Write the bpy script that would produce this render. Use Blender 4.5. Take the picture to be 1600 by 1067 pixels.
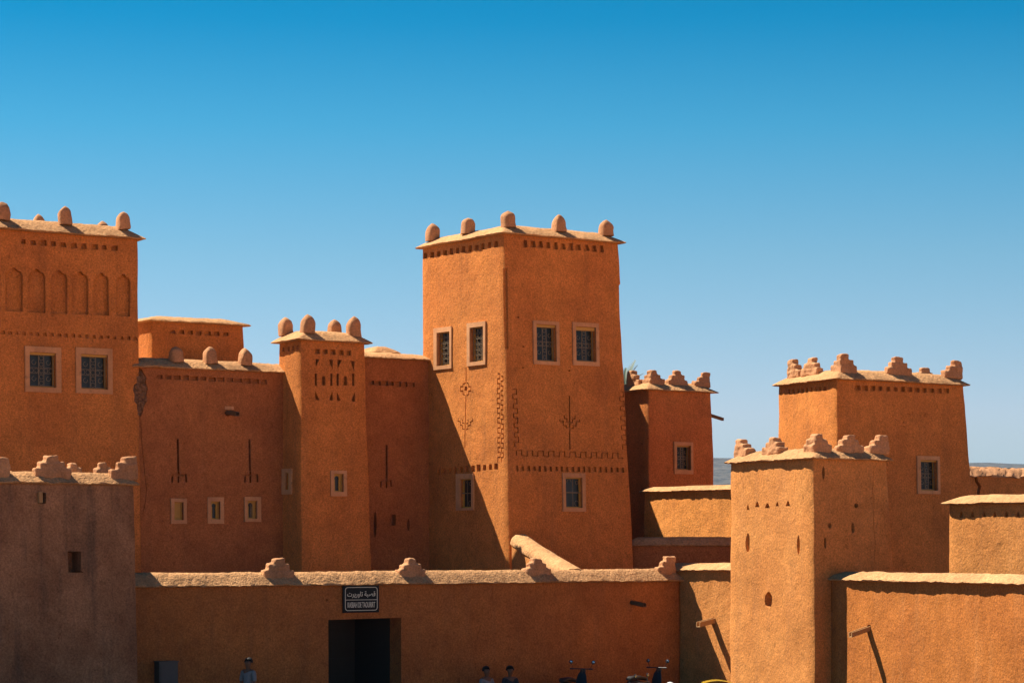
import bpy, bmesh, math, random
from mathutils import Vector, noise, Matrix
random.seed(7)
for o in list(bpy.data.objects): bpy.data.objects.remove(o)
SC = bpy.context.scene
COL = SC.collection

# ------------------------------------------------------------------ camera
F, HY, H = 3900.0, 845.0, 4.4        # focal length in photo pixels, horizon row, eye height
cam = bpy.data.cameras.new('camera'); camo = bpy.data.objects.new('camera', cam); COL.objects.link(camo)
cam.sensor_width = 36; cam.lens = 36*F/1600; cam.shift_y = (HY-533.5)/1600
cam.clip_start = 0.5; cam.clip_end = 40000
camo.location = (0, 0, H); camo.rotation_euler = (math.radians(90), 0, 0)
SC.camera = camo

# ------------------------------------------------------------------ sun, sky, exposure
K = 1.022                             # the rear buildings stand this much deeper than first paced out
U = Vector((.824, .566, 0)); V = Vector((-.566, .824, 0))
TOSUN = (-1.15*U + 1.95*V + Vector((0, 0, 2.87))).normalized()
sun = bpy.data.lights.new('sun', 'SUN'); suno = bpy.data.objects.new('sun', sun); COL.objects.link(suno)
sun.energy = 5.0; sun.angle = math.radians(0.5); sun.color = (1.0, .90, .76)
suno.rotation_euler = TOSUN.to_track_quat('Z', 'Y').to_euler(); suno.location = (0, 0, 60)
world = bpy.data.worlds.new('World'); SC.world = world; world.use_nodes = True
wn = world.node_tree; wn.nodes.clear()
sky = wn.nodes.new('ShaderNodeTexSky'); sky.sky_type = 'NISHITA'; sky.sun_disc = False
sky.sun_elevation = math.asin(TOSUN.z); sky.sun_rotation = math.atan2(TOSUN.x, TOSUN.y)
sky.altitude = 1100; sky.air_density = 1.0; sky.dust_density = 0.4; sky.ozone_density = 2.0
bg = wn.nodes.new('ShaderNodeBackground'); bg.inputs['Strength'].default_value = 0.05
geo = wn.nodes.new('ShaderNodeTexCoord'); sep = wn.nodes.new('ShaderNodeSeparateXYZ')
ramp = wn.nodes.new('ShaderNodeValToRGB'); mul = wn.nodes.new('ShaderNodeMix')
mul.data_type = 'RGBA'; mul.blend_type = 'MULTIPLY'; mul.inputs[0].default_value = 1
wout = wn.nodes.new('ShaderNodeOutputWorld')
wn.links.new(geo.outputs['Generated'], sep.inputs[0]); wn.links.new(sep.outputs['Z'], ramp.inputs[0])
SKY_TINT = [(0.0, (1, 1, 1)), (.05, (1.16, 1.09, 1.18)), (.113, (.70, 1.03, 1.09)), (.163, (.25, .95, 1.10)), (.205, (0, .76, 1.0)), (.34, (0, .45, .75)), (.7, (.01, .3, .5))]
cr = ramp.color_ramp
while len(cr.elements) < len(SKY_TINT): cr.elements.new(.5)
for e, (p, c) in zip(cr.elements, SKY_TINT): e.position = p; e.color = (*c, 1)
wn.links.new(sky.outputs[0], mul.inputs[6]); wn.links.new(ramp.outputs[0], mul.inputs[7])
wn.links.new(mul.outputs[2], bg.inputs[0]); wn.links.new(bg.outputs[0], wout.inputs[0])
SC.view_settings.view_transform = 'Standard'; SC.view_settings.look = 'None'
SC.view_settings.gamma = 1; SC.view_settings.exposure = 0.95
SC.cycles.max_bounces = 8; SC.cycles.diffuse_bounces = 1

# ------------------------------------------------------------------ materials
def new_mat(name):
    m = bpy.data.materials.new(name); m.use_nodes = True
    nt = m.node_tree; b = nt.nodes['Principled BSDF']; return m, nt, b
def N(nt, t, **kw):
    n = nt.nodes.new(t)
    for k, v in kw.items():
        if k in n.inputs.keys(): n.inputs[k].default_value = v
        else: setattr(n, k, v)
    return n
def plain(name, col, rough=.6, metal=0.0, noise_amt=.15, scale=20):
    m, nt, b = new_mat(name)
    g = N(nt, 'ShaderNodeNewGeometry'); nz = N(nt, 'ShaderNodeTexNoise', Scale=scale, Detail=4.0)
    nt.links.new(g.outputs['Position'], nz.inputs['Vector'])
    r = N(nt, 'ShaderNodeMapRange'); r.inputs['To Min'].default_value = 1-noise_amt; r.inputs['To Max'].default_value = 1+noise_amt
    nt.links.new(nz.outputs['Fac'], r.inputs['Value'])
    mx = N(nt, 'ShaderNodeVectorMath', operation='SCALE'); mx.inputs[0].default_value = col
    nt.links.new(r.outputs[0], mx.inputs['Scale']); nt.links.new(mx.outputs[0], b.inputs['Base Color'])
    b.inputs['Roughness'].default_value = rough; b.inputs['Metallic'].default_value = metal
    return m
def adobe(name, ca, cb, bump=.7, grain=.34, streak=.28, bump_dist=.04, gscale=22, stain=None, seed=0.0):
    """mud plaster: two tones in soft patches, straw-fine grain, lumpy bump, optional rain streaks"""
    m, nt, b = new_mat(name); L = nt.links.new
    g = N(nt, 'ShaderNodeNewGeometry')
    off = N(nt, 'ShaderNodeVectorMath', operation='ADD'); off.inputs[1].default_value = (seed*7.1, seed*3.3, seed*5.7)
    L(g.outputs['Position'], off.inputs[0]); pos = off.outputs[0]
    n1 = N(nt, 'ShaderNodeTexNoise', Scale=.55, Detail=5.0, Roughness=.62); L(pos, n1.inputs['Vector'])
    r1 = N(nt, 'ShaderNodeMapRange'); r1.inputs['From Min'].default_value = .32; r1.inputs['From Max'].default_value = .66
    L(n1.outputs['Fac'], r1.inputs['Value'])
    mixc = N(nt, 'ShaderNodeMix', data_type='RGBA'); mixc.inputs[6].default_value = (*ca, 1); mixc.inputs[7].default_value = (*cb, 1)
    L(r1.outputs[0], mixc.inputs[0])
    col = mixc.outputs[2]
    # rain streaks and pale wash running down the wall
    if streak:
        mp = N(nt, 'ShaderNodeMapping'); mp.inputs['Scale'].default_value = (3.2, 3.2, .22); L(pos, mp.inputs['Vector'])
        n3 = N(nt, 'ShaderNodeTexNoise', Scale=1.0, Detail=5.0, Roughness=.6); L(mp.outputs[0], n3.inputs['Vector'])
        r3 = N(nt, 'ShaderNodeMapRange'); r3.inputs['From Min'].default_value = .5; r3.inputs['From Max'].default_value = .72
        r3.inputs['To Max'].default_value = streak; L(n3.outputs['Fac'], r3.inputs['Value'])
        m3 = N(nt, 'ShaderNodeMix', data_type='RGBA'); m3.inputs[7].default_value = (*(stain or (.30, .13, .05)), 1)
        L(r3.outputs[0], m3.inputs[0]); L(col, m3.inputs[6]); col = m3.outputs[2]
    # grain
    n2 = N(nt, 'ShaderNodeTexNoise', Scale=float(gscale), Detail=3.0, Roughness=.75); L(pos, n2.inputs['Vector'])
    r2 = N(nt, 'ShaderNodeMapRange'); r2.inputs['From Min'].default_value = .3; r2.inputs['From Max'].default_value = .7
    r2.inputs['To Min'].default_value = 1-grain; r2.inputs['To Max'].default_value = 1+grain
    L(n2.outputs['Fac'], r2.inputs['Value'])
    n6 = N(nt, 'ShaderNodeTexNoise', Scale=7.0, Detail=4.0, Roughness=.6); L(pos, n6.inputs['Vector'])
    r6 = N(nt, 'ShaderNodeMapRange'); r6.inputs['From Min'].default_value = .60; r6.inputs['From Max'].default_value = .72
    r6.inputs['To Min'].default_value = 1; r6.inputs['To Max'].default_value = .70; L(n6.outputs['Fac'], r6.inputs['Value'])
    n7 = N(nt, 'ShaderNodeTexNoise', Scale=1.6, Detail=6.0, Roughness=.65, Distortion=.6); L(pos, n7.inputs['Vector'])
    r7 = N(nt, 'ShaderNodeMapRange'); r7.inputs['From Min'].default_value = .3; r7.inputs['From Max'].default_value = .7
    r7.inputs['To Min'].default_value = .84; r7.inputs['To Max'].default_value = 1.15; L(n7.outputs['Fac'], r7.inputs['Value'])
    m7 = N(nt, 'ShaderNodeMath', operation='MULTIPLY'); L(r6.outputs[0], m7.inputs[0]); L(r7.outputs[0], m7.inputs[1])
    mg = N(nt, 'ShaderNodeMath', operation='MULTIPLY'); L(r2.outputs[0], mg.inputs[0]); L(m7.outputs[0], mg.inputs[1])
    sc = N(nt, 'ShaderNodeVectorMath', operation='SCALE'); L(col, sc.inputs[0]); L(mg.outputs[0], sc.inputs['Scale'])
    L(sc.outputs[0], b.inputs['Base Color'])
    b.inputs['Roughness'].default_value = 1.0; b.inputs['Specular IOR Level'].default_value = .1
    n4 = N(nt, 'ShaderNodeTexNoise', Scale=3.2, Detail=6.0, Roughness=.68); L(pos, n4.inputs['Vector'])
    n5 = N(nt, 'ShaderNodeTexNoise', Scale=float(gscale)*.8, Detail=2.0, Roughness=.7); L(pos, n5.inputs['Vector'])
    ad = N(nt, 'ShaderNodeMath', operation='MULTIPLY_ADD'); ad.inputs[1].default_value = .42
    L(n5.outputs['Fac'], ad.inputs[0]); L(n4.outputs['Fac'], ad.inputs[2])
    bp = N(nt, 'ShaderNodeBump', Strength=bump, Distance=bump_dist); L(ad.outputs[0], bp.inputs['Height'])
    L(bp.outputs[0], b.inputs['Normal'])
    return m
M = {}
M['orange'] = adobe('orange_mud_plaster', (.68, .245, .060), (.57, .190, .048), seed=1)
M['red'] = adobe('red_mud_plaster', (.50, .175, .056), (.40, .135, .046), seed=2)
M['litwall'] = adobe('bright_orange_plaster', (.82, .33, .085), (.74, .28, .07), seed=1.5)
M['frontwall'] = adobe('rust_ochre_plaster', (.56, .195, .045), (.44, .145, .036), streak=.3, stain=(.60, .27, .10), seed=5.5)
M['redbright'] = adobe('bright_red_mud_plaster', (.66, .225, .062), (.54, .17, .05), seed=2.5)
M['low'] = adobe('ochre_mud_plaster', (.52, .185, .050), (.42, .145, .042), streak=.35, seed=3)
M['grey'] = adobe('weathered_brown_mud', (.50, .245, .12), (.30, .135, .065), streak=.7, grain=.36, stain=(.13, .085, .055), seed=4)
M['tan'] = adobe('tan_mud_plaster', (.68, .285, .083), (.57, .22, .062), streak=.25, stain=(.42, .20, .09), seed=5)
M['cap'] = adobe('pale_straw_mud', (.64, .345, .155), (.48, .255, .115), bump=1.0, grain=.32, bump_dist=.05, gscale=16, seed=6)
M['surround'] = adobe('cream_clay_plaster', (.74, .38, .18), (.62, .30, .14), bump=.15, grain=.08, seed=7)
M['patch'] = adobe('crumbling_earth', (.34, .17, .085), (.22, .12, .068), bump=1.0, grain=.5, bump_dist=.12, gscale=9, seed=8)
M['sand'] = adobe('sandy_earth', (.74, .34, .13), (.68, .30, .11), bump=.3, grain=.15, gscale=8, seed=9)
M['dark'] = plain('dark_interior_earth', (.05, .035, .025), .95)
M['wood_y'] = plain('yellow_ochre_wood', (.62, .33, .06), .6)
M['wood_b'] = plain('brown_beam_wood', (.17, .085, .035), .8, scale=9)
M['wood_d'] = plain('dark_door_wood', (.06, .038, .022), .7, scale=9)
M['wood_t'] = plain('sunbleached_wood', (.45, .24, .09), .8, scale=9)
M['iron'] = plain('pale_painted_iron', (.26, .19, .11), .6)
M['glass'] = plain('dark_window_glass', (.006, .016, .016), .35, noise_amt=.1)
M['signblack'] = plain('black_enamel', (.008, .011, .010), .75)
M['signwhite'] = plain('cream_paint', (.80, .76, .60), .6)
M['asphalt'] = adobe('worn_asphalt', (.042, .039, .036), (.034, .032, .03), bump=.2, grain=.2, gscale=12, seed=12)
M['paving'] = adobe('dark_paving', (.060, .045, .035), (.045, .035, .028), bump=.2, grain=.2, gscale=6, seed=13)  # kept very dark so little light bounces up from the ground strips
M['mount'] = adobe('dry_hillside', (.13, .115, .10), (.07, .075, .06), bump=.2, grain=.6, gscale=.05, seed=10)

# ------------------------------------------------------------------ object helpers
def tag(o, label=None, cat=None, group=None, kind=None):
    if label: o['label'] = label
    if cat: o['category'] = cat
    if group: o['group'] = group
    if kind: o['kind'] = kind
    return o
def thing(name, loc, label, cat, group=None):
    o = bpy.data.objects.new(name, None); COL.objects.link(o); o.location = loc
    o.empty_display_size = .3
    return tag(o, label, cat, group, 'thing')
ROOTLOC = {}
def wloc(o):
    p = Vector(o.location)
    while o.parent: o = o.parent; p = p + Vector(o.location)
    return p
def link(name, me, mat, parent=None, smooth=35):
    """mesh given in world coordinates -> object whose origin is its parent's"""
    o = bpy.data.objects.new(name, me); COL.objects.link(o)
    if parent:
        me.transform(Matrix.Translation(-wloc(parent))); o.parent = parent
    if mat and not me.materials: me.materials.append(mat)
    if smooth:
        me.polygons.foreach_set('use_smooth', [True]*len(me.polygons))
        me.set_sharp_from_angle(angle=math.radians(smooth))
    me.update()
    return o
def mesh(vs, fs, name='m'):
    me = bpy.data.meshes.new(name); me.from_pydata([tuple(v) for v in vs], [], fs); me.validate(); me.update(); return me
def bm_mesh(bm, name='m'):
    bmesh.ops.recalc_face_normals(bm, faces=bm.faces)
    me = bpy.data.meshes.new(name); bm.to_mesh(me); bm.free(); return me
def wob(p, amp, f, s=0.0):
    q = Vector((p.x*f+s*11.3, p.y*f-s*4.1, p.z*f+s*2.7))
    return noise.noise_vector(q)*amp

# ------------------------------------------------------------------ picture measurements to ground plan
def P(px, py, Y): return Vector(((px-800)/F*Y, Y, H+(HY-py)*Y/F))
def along(p, d, px):
    k = (px-800)/F
    return p + d*((k*p.y-p.x)/(d.x-k*d.y))
def zat(py, Y): return H+(HY-py)*Y/F
def flat(v): return Vector((v.x, v.y, 0))

class Face:
    def __init__(s, p, r, t):          # p: point, r: vector to the right along the wall, t: up vector (may lean)
        s.p = Vector(p); s.e1 = flat(r).normalized(); s.n = s.e1.cross(Vector(t).normalized()).normalized()
        s.e2 = s.n.cross(s.e1).normalized()
    def hit(s, px, py):
        d = Vector(((px-800)/F, 1, (HY-py)/F)); o = Vector((0, 0, H))
        return o + d*((s.p-o).dot(s.n)/d.dot(s.n))
    def loc(s, px, py):
        q = s.hit(px, py)-s.p; return (q.dot(s.e1), q.dot(s.e2))
    def pt(s, a, b, out=0.0): return s.p + s.e1*a + s.e2*b + s.n*out

def prism(bm, face, poly, o0, o1, taper=1.0):
    """closed prism on a face: 2D polygon, from depth o0 (outer) to o1 (inner)"""
    cx = sum(p[0] for p in poly)/len(poly); cy = sum(p[1] for p in poly)/len(poly)
    A = [bm.verts.new(face.pt(a, b, o0)) for a, b in poly]
    B = [bm.verts.new(face.pt(cx+(a-cx)*taper, cy+(b-cy)*taper, o1)) for a, b in poly]
    n = len(poly)
    bm.faces.new(A); bm.faces.new(B[::-1])
    for i in range(n):
        bm.faces.new((A[i], B[i], B[(i+1) % n], A[(i+1) % n]))
def rect(a0, a1, b0, b1): return [(a0, b0), (a1, b0), (a1, b1), (a0, b1)]
def ribbon(pts, w):
    """outline of a rectilinear stroke"""
    n = len(pts); Lf, Rt = [], []
    for i, p in enumerate(pts):
        p = Vector(p)
        d0 = (p-Vector(pts[i-1])).normalized() if i else None
        d1 = (Vector(pts[i+1])-p).normalized() if i < n-1 else None
        d0 = d0 or d1; d1 = d1 or d0
        n0 = Vector((-d0.y, d0.x)); n1 = Vector((-d1.y, d1.x))
        m = (n0+n1)
        if m.length < .2: m = n0
        m = m.normalized(); k = 1/max(.5, m.dot(n0))
        Lf.append(tuple(p+m*k*w/2)); Rt.append(tuple(p-m*k*w/2))
    return Lf+Rt[::-1]

class Cut:
    def __init__(s): s.bm = bmesh.new()
    def poly(s, face, pxs, depth=.1, taper=1.0):
        prism(s.bm, face, [face.loc(x, y) for x, y in pxs][::-1], .12, -depth, taper)
    def quad(s, face, x, y, w, h, depth=.1, top=1.0, skew=0, taper=1.0):
        s.poly(face, [(x-w/2*top+skew, y-h/2), (x+w/2*top+skew, y-h/2), (x+w/2, y+h/2), (x-w/2, y+h/2)], depth, taper)
    def row(s, face, x0, y0, x1, y1, n, w, h, depth=.1, top=.75, jit=.6, skew=0):
        for i in range(n):
            t = i/(n-1)
            s.quad(face, x0+(x1-x0)*t+random.uniform(-jit, jit), y0+(y1-y0)*t+random.uniform(-jit, jit)*.6,
                   w*random.uniform(.85, 1.12), h*random.uniform(.85, 1.15), depth, top*random.uniform(.8, 1.1), skew+random.uniform(-jit, jit)*.6)
    def line(s, face, pxs, w=.035, depth=.035):
        pts = [face.loc(x, y) for x, y in pxs]
        prism(s.bm, face, ribbon(pts, w)[::-1], .12, -depth)
    def oval(s, face, x, y, w, h, depth=.12, n=10, taper=.8):
        s.poly(face, [(x+w/2*math.cos(a)*random.uniform(.88, 1.08), y-h/2*math.sin(a)*random.uniform(.9, 1.06)) for a in [-2*math.pi*i/n for i in range(n)]], depth, taper)
    def rect(s, face, a0, a1, b0, b1, depth): prism(s.bm, face, rect(a0, a1, b0, b1), .12, -depth)
    def crack(s, face, x0, y0, x1, y1, w=.012, n=9, amp=2.2):
        pts = [(x0+(x1-x0)*i/n+(random.uniform(-amp, amp) if 0 < i < n else 0), y0+(y1-y0)*i/n) for i in range(n+1)]
        s.line(face, pts, w, .04)
    def apply(s, me):
        if not len(s.bm.faces): s.bm.free(); return me
        cm = bm_mesh(s.bm, 'cut'); a = bpy.data.objects.new('a', me); b = bpy.data.objects.new('b', cm)
        COL.objects.link(a); COL.objects.link(b)
        md = a.modifiers.new('b', 'BOOLEAN'); md.operation = 'DIFFERENCE'; md.solver = 'EXACT'; md.object = b; md.use_self = True
        dg = bpy.context.evaluated_depsgraph_get(); dg.update()
        out = bpy.data.meshes.new_from_object(a.evaluated_get(dg))
        bpy.data.objects.remove(a); bpy.data.objects.remove(b)
        if len(out.polygons) < 6: print('BOOLEAN FAILED'); return me
        return out

# ------------------------------------------------------------------ lofted masonry
def offset_poly(poly, d):
    n = len(poly); out = []
    for i in range(n):
        a, b, c = flat(poly[i-1]), flat(poly[i]), flat(poly[(i+1) % n])
        e0 = (b-a).normalized(); e1 = (c-b).normalized()
        n0 = Vector((e0.y, -e0.x, 0)); n1 = Vector((e1.y, -e1.x, 0))
        m = (n0+n1).normalized(); out.append(b+m*(d/max(.35, m.dot(n0))))
    return out
def ring(poly, z, counts, r=.06):
    n = len(poly); pts = []
    for i in range(n):
        a, b = flat(poly[i]), flat(poly[(i+1) % n]); z0 = poly[i].z if z is None else z
        L = (b-a).length; rr = min(r, L*.2); d = (b-a).normalized()
        prev = flat(poly[i-1]); dp = (a-prev).normalized()
        corner = a + (d-dp)*rr*.30
        pts.append(Vector((corner.x, corner.y, z0)))
        for k in range(counts[i]+1):
            q = a + d*(rr+(L-2*rr)*k/counts[i]); pts.append(Vector((q.x, q.y, z0)))
    return pts
def loft(levels, step=.3, r=.06, amp=.015, f=.7, amp2=.014, f2=2.2, seed=0.0, zstep=None, closed=True):
    """levels: [(z, polygon)] bottom to top -> closed mesh with hand-made waviness (rings stay level)"""
    zstep = zstep or step
    n = len(levels[0][1])
    cnt = [max(1, int(round(max((flat(lv[1][(i+1) % n])-flat(lv[1][i])).length for lv in levels)/step))) for i in range(n)]
    rings = []
    for (z0, p0), (z1, p1) in zip(levels[:-1], levels[1:]):
        k = max(1, int(round(abs(z1-z0)/zstep)))
        for j in range(k):
            t = j/k; rings.append((z0+(z1-z0)*t, [flat(a).lerp(flat(b), t) for a, b in zip(p0, p1)]))
    rings.append(levels[-1])
    vs = []; m = 0
    for z, pl in rings:
        R = ring(pl, z, cnt, r); m = len(R)
        for p in R:
            w = wob(p, amp, f, seed)+wob(p, amp2, f2, seed+3)
            vs.append((p.x+w.x, p.y+w.y, p.z))
    fs = []
    for j in range(len(rings)-1):
        for i in range(m):
            a = j*m+i; b = j*m+(i+1) % m; fs.append((a, b, b+m, a+m))
    fs.append(tuple(range(m))[::-1]); fs.append(tuple(range((len(rings)-1)*m, len(rings)*m)))
    return mesh(vs, fs)
def cap_mesh(poly, z, h=.3, over=.2, inset=.42, seed=0.0, step=.09, amp=.02, lip=.05, rough=1.0):
    """hand-laid mud coping: thin ragged overhanging lip, sloping up to a flat top"""
    prof = [(-.15, 0), (over*.55, -.012), (over, .004), (over+.012, lip*.5), (over-.02, lip), (over-.02-(over+inset)*.33, lip+(h-lip)*.42),
            (over-.02-(over+inset)*.66, lip+(h-lip)*.78), (-inset, h)]
    n = len(poly)
    big = offset_poly(poly, over); cnt = [max(2, int(round((big[(i+1) % n]-big[i]).length/step))) for i in range(n)]
    vs = []; m = 0
    for k, (o, dz) in enumerate(prof):
        R = ring(offset_poly(poly, o), z+dz, cnt, .05); m = len(R)
        for p in R:
            w = wob(p, .03, .9, seed)+wob(p, amp*rough, 5.5, seed+5)+wob(p, amp*.6*rough, 14, seed+9)
            s = 1.0 if 1 < k else .3
            vs.append((p.x+w.x*s, p.y+w.y*s, p.z+w.z*s*.8))
    fs = []
    for j in range(len(prof)-1):
        for i in range(m):
            a = j*m+i; b = j*m+(i+1) % m; fs.append((a, b, b+m, a+m))
    fs.append(tuple(range(m))[::-1]); fs.append(tuple(range((len(prof)-1)*m, len(prof)*m)))
    return mesh(vs, fs)
def dome_merlon(p, w, h, seed):
    """squared mud finial with a rounded, slightly pointed head"""
    lv = [(-.12, 1.04), (0, 1.03), (.25, 1.0), (.5, .98), (.64, .93), (.76, .80), (.87, .58), (.95, .32), (1.0, .08)]
    vs = []; m = 20
    for t, s in lv:
        k = .22 + .35*max(0, t-.5)*2      # squareness fades upwards
        for i in range(m):
            a = 2*math.pi*i/m + math.pi/4; c, sn = math.cos(a), math.sin(a)
            q = 1/max(abs(c), abs(sn)); q = 1+(min(q, 1.26)-1)*(1-k)
            x, y = c*q*w/2*s, sn*q*w/2*s
            v = p+U*x+V*y+Vector((0, 0, h*t)); v += wob(v, .04, 3.2, seed)+wob(v, .014, 9, seed); vs.append(v)
    fs = [(j*m+i, j*m+(i+1) % m, (j+1)*m+(i+1) % m, (j+1)*m+i) for j in range(len(lv)-1) for i in range(m)]
    fs += [tuple(range(m))[::-1], tuple(range((len(lv)-1)*m, len(lv)*m))]
    return mesh(vs, fs)
def fuse(me, seed):
    """melt stacked courses into one hand-patted lump"""
    o = bpy.data.objects.new('t', me); COL.objects.link(o)
    md = o.modifiers.new('r', 'REMESH'); md.mode = 'VOXEL'; md.voxel_size = .026
    md = o.modifiers.new('s', 'SMOOTH'); md.factor = .5; md.iterations = 1
    dg = bpy.context.evaluated_depsgraph_get(); dg.update(); out = bpy.data.meshes.new_from_object(o.evaluated_get(dg))
    bpy.data.objects.remove(o)
    for v in out.vertices: v.co += wob(v.co, .03, 3.5, seed)+wob(v.co, .012, 13, seed)
    return out
def step_merlon(p, d, nn, W, h, t, kind='full', seed=0.0, steps=3, arm=None):
    """stepped mud merlon along d; 'left'/'right' = half; 'corner' = two half arms, one along d (right), one along arm"""
    bm = bmesh.new()
    fr = [1.0, .66, .34][:steps] if steps == 3 else [1.0, .5]
    for i, s in enumerate(fr):
        z0 = h*i/steps-(.10 if i == 0 else .03); z1 = h*(i+1)/steps; tt = t/2-.012*i
        if kind == 'full': pl = [(-W/2*s, -tt), (W/2*s, -tt), (W/2*s, tt), (-W/2*s, tt)]; ax = (d, nn)
        elif kind == 'left': pl = [(-W*s, -tt), (t/2, -tt), (t/2, tt), (-W*s, tt)]; ax = (d, nn)
        elif kind == 'right': pl = [(-t/2, -tt), (W*s, -tt), (W*s, tt), (-t/2, tt)]; ax = (d, nn)
        else:
            a = W*(.80, .58, .30)[i]; b_ = W*(.80, .58, .30)[i]
            pl = [(-tt, -tt), (a, -tt), (a, tt), (tt, tt), (tt, b_), (-tt, b_)]; ax = (d, arm)
        pts = [p+ax[0]*x+ax[1]*y for x, y in pl]
        b2 = bmesh.new()
        A = [b2.verts.new((q.x, q.y, p.z+z0)) for q in pts]; B = [b2.verts.new((q.x, q.y, p.z+z1)) for q in pts]
        b2.faces.new(A[::-1]); b2.faces.new(B); k = len(pts)
        for j in range(k): b2.faces.new((A[j], A[(j+1) % k], B[(j+1) % k], B[j]))
        bmesh.ops.recalc_face_normals(b2, faces=b2.faces)
        bmesh.ops.subdivide_edges(b2, edges=[e for e in b2.edges if e.calc_length() > .2], cuts=2, use_grid_fill=True)
        bmesh.ops.bevel(b2, geom=[e for e in b2.edges if e.is_manifold and e.calc_face_angle(0) > .8], offset=.028, segments=2, affect='EDGES')
        for v in b2.verts: v.co += wob(v.co, .03, 2.6, seed+i)+wob(v.co, .012, 9, seed)
        mm = bpy.data.meshes.new('t'); b2.to_mesh(mm); b2.free(); bm.from_mesh(mm)
    me = bpy.data.meshes.new('m'); bm.to_mesh(me); bm.free(); return fuse(me, seed)

class Building:
    """a battered mud tower or house. C: corner nearest the camera, R right end, L left end, at top and bottom"""
    def __init__(s, name, label, cat, mat, top, bot, ztop, zbot=0.0, mids=(), seed=0.0, r=.085, amp=.026, step=.3, capo=None, group=None, capmat=None):
        s.top, s.bot, s.zt, s.zb, s.seed = top, bot, ztop, zbot, seed
        c = sum((flat(p) for p in bot), Vector())/len(bot)
        s.root = thing(name, (c.x, c.y, zbot), label, cat, group)
        s.mat = mat; s.cut = Cut(); s.r, s.amp, s.step = r, amp, step; s.levels = [(zbot, bot)]+list(mids)+[(ztop, top)]
        s.fu = s.face(0); s.fv = s.face(len(top)-1)
        if capo is not None:
            s.cap = link('coping', cap_mesh(top, ztop-.012, seed=seed, **capo), capmat or M['cap'], s.root, 60)
            s.capz = ztop+capo.get('h', .3)-.012
    def face(s, i):
        n = len(s.top); a, b = s.top[i], s.top[(i+1) % n]; c = s.bot[i]
        up = Vector((a.x, a.y, s.zt))-Vector((c.x, c.y, s.zb))
        return Face((a.x, a.y, s.zt), b-a, up)
    def finish(s, name='wall'):
        me = loft(s.levels, s.step, s.r, s.amp, seed=s.seed)
        return link(name, s.cut.apply(me), s.mat, s.root, 40)
    def edge_pt(s, i, px, inset=.22, z=None):
        """point on the top, inset from side i, that stands at picture column px"""
        q = offset_poly(s.top, -inset); a, b = q[i], q[(i+1) % len(q)]
        p = along(a, (b-a).normalized(), px); p.z = s.capz if z is None else z
        return p
    def domes(s, spec, w, h):
        for k, (i, px) in enumerate(spec):
            p = s.edge_pt(i, px); p.z -= .05
            link('merlon', dome_merlon(p, w*random.uniform(.95, 1.05), h*random.uniform(.93, 1.06), s.seed+k*1.7), M['cap2'], s.root, 60)
    def stepped(s, spec, W, h, t=.26):
        """spec: (side, px, kind)"""
        for k, (i, px, kind) in enumerate(spec):
            p = s.edge_pt(i, px, .26); p.z -= .05
            n = len(s.top); d = (flat(s.top[(i+1) % n])-flat(s.top[i])).normalized(); nn = Vector((-d.y, d.x, 0))
            pd = (flat(s.top[i-1])-flat(s.top[i])).normalized()
            link('merlon', step_merlon(p, d, nn, W*random.uniform(.93, 1.05) if kind == 'full' else W*.62, h*random.uniform(.94, 1.05), t, kind, s.seed+k, arm=pd), M['cap2'], s.root, 50)
M['cap2'] = adobe('pale_finial_mud', (.62, .32, .155), (.48, .23, .11), bump=.6, grain=.25, seed=11)

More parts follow.
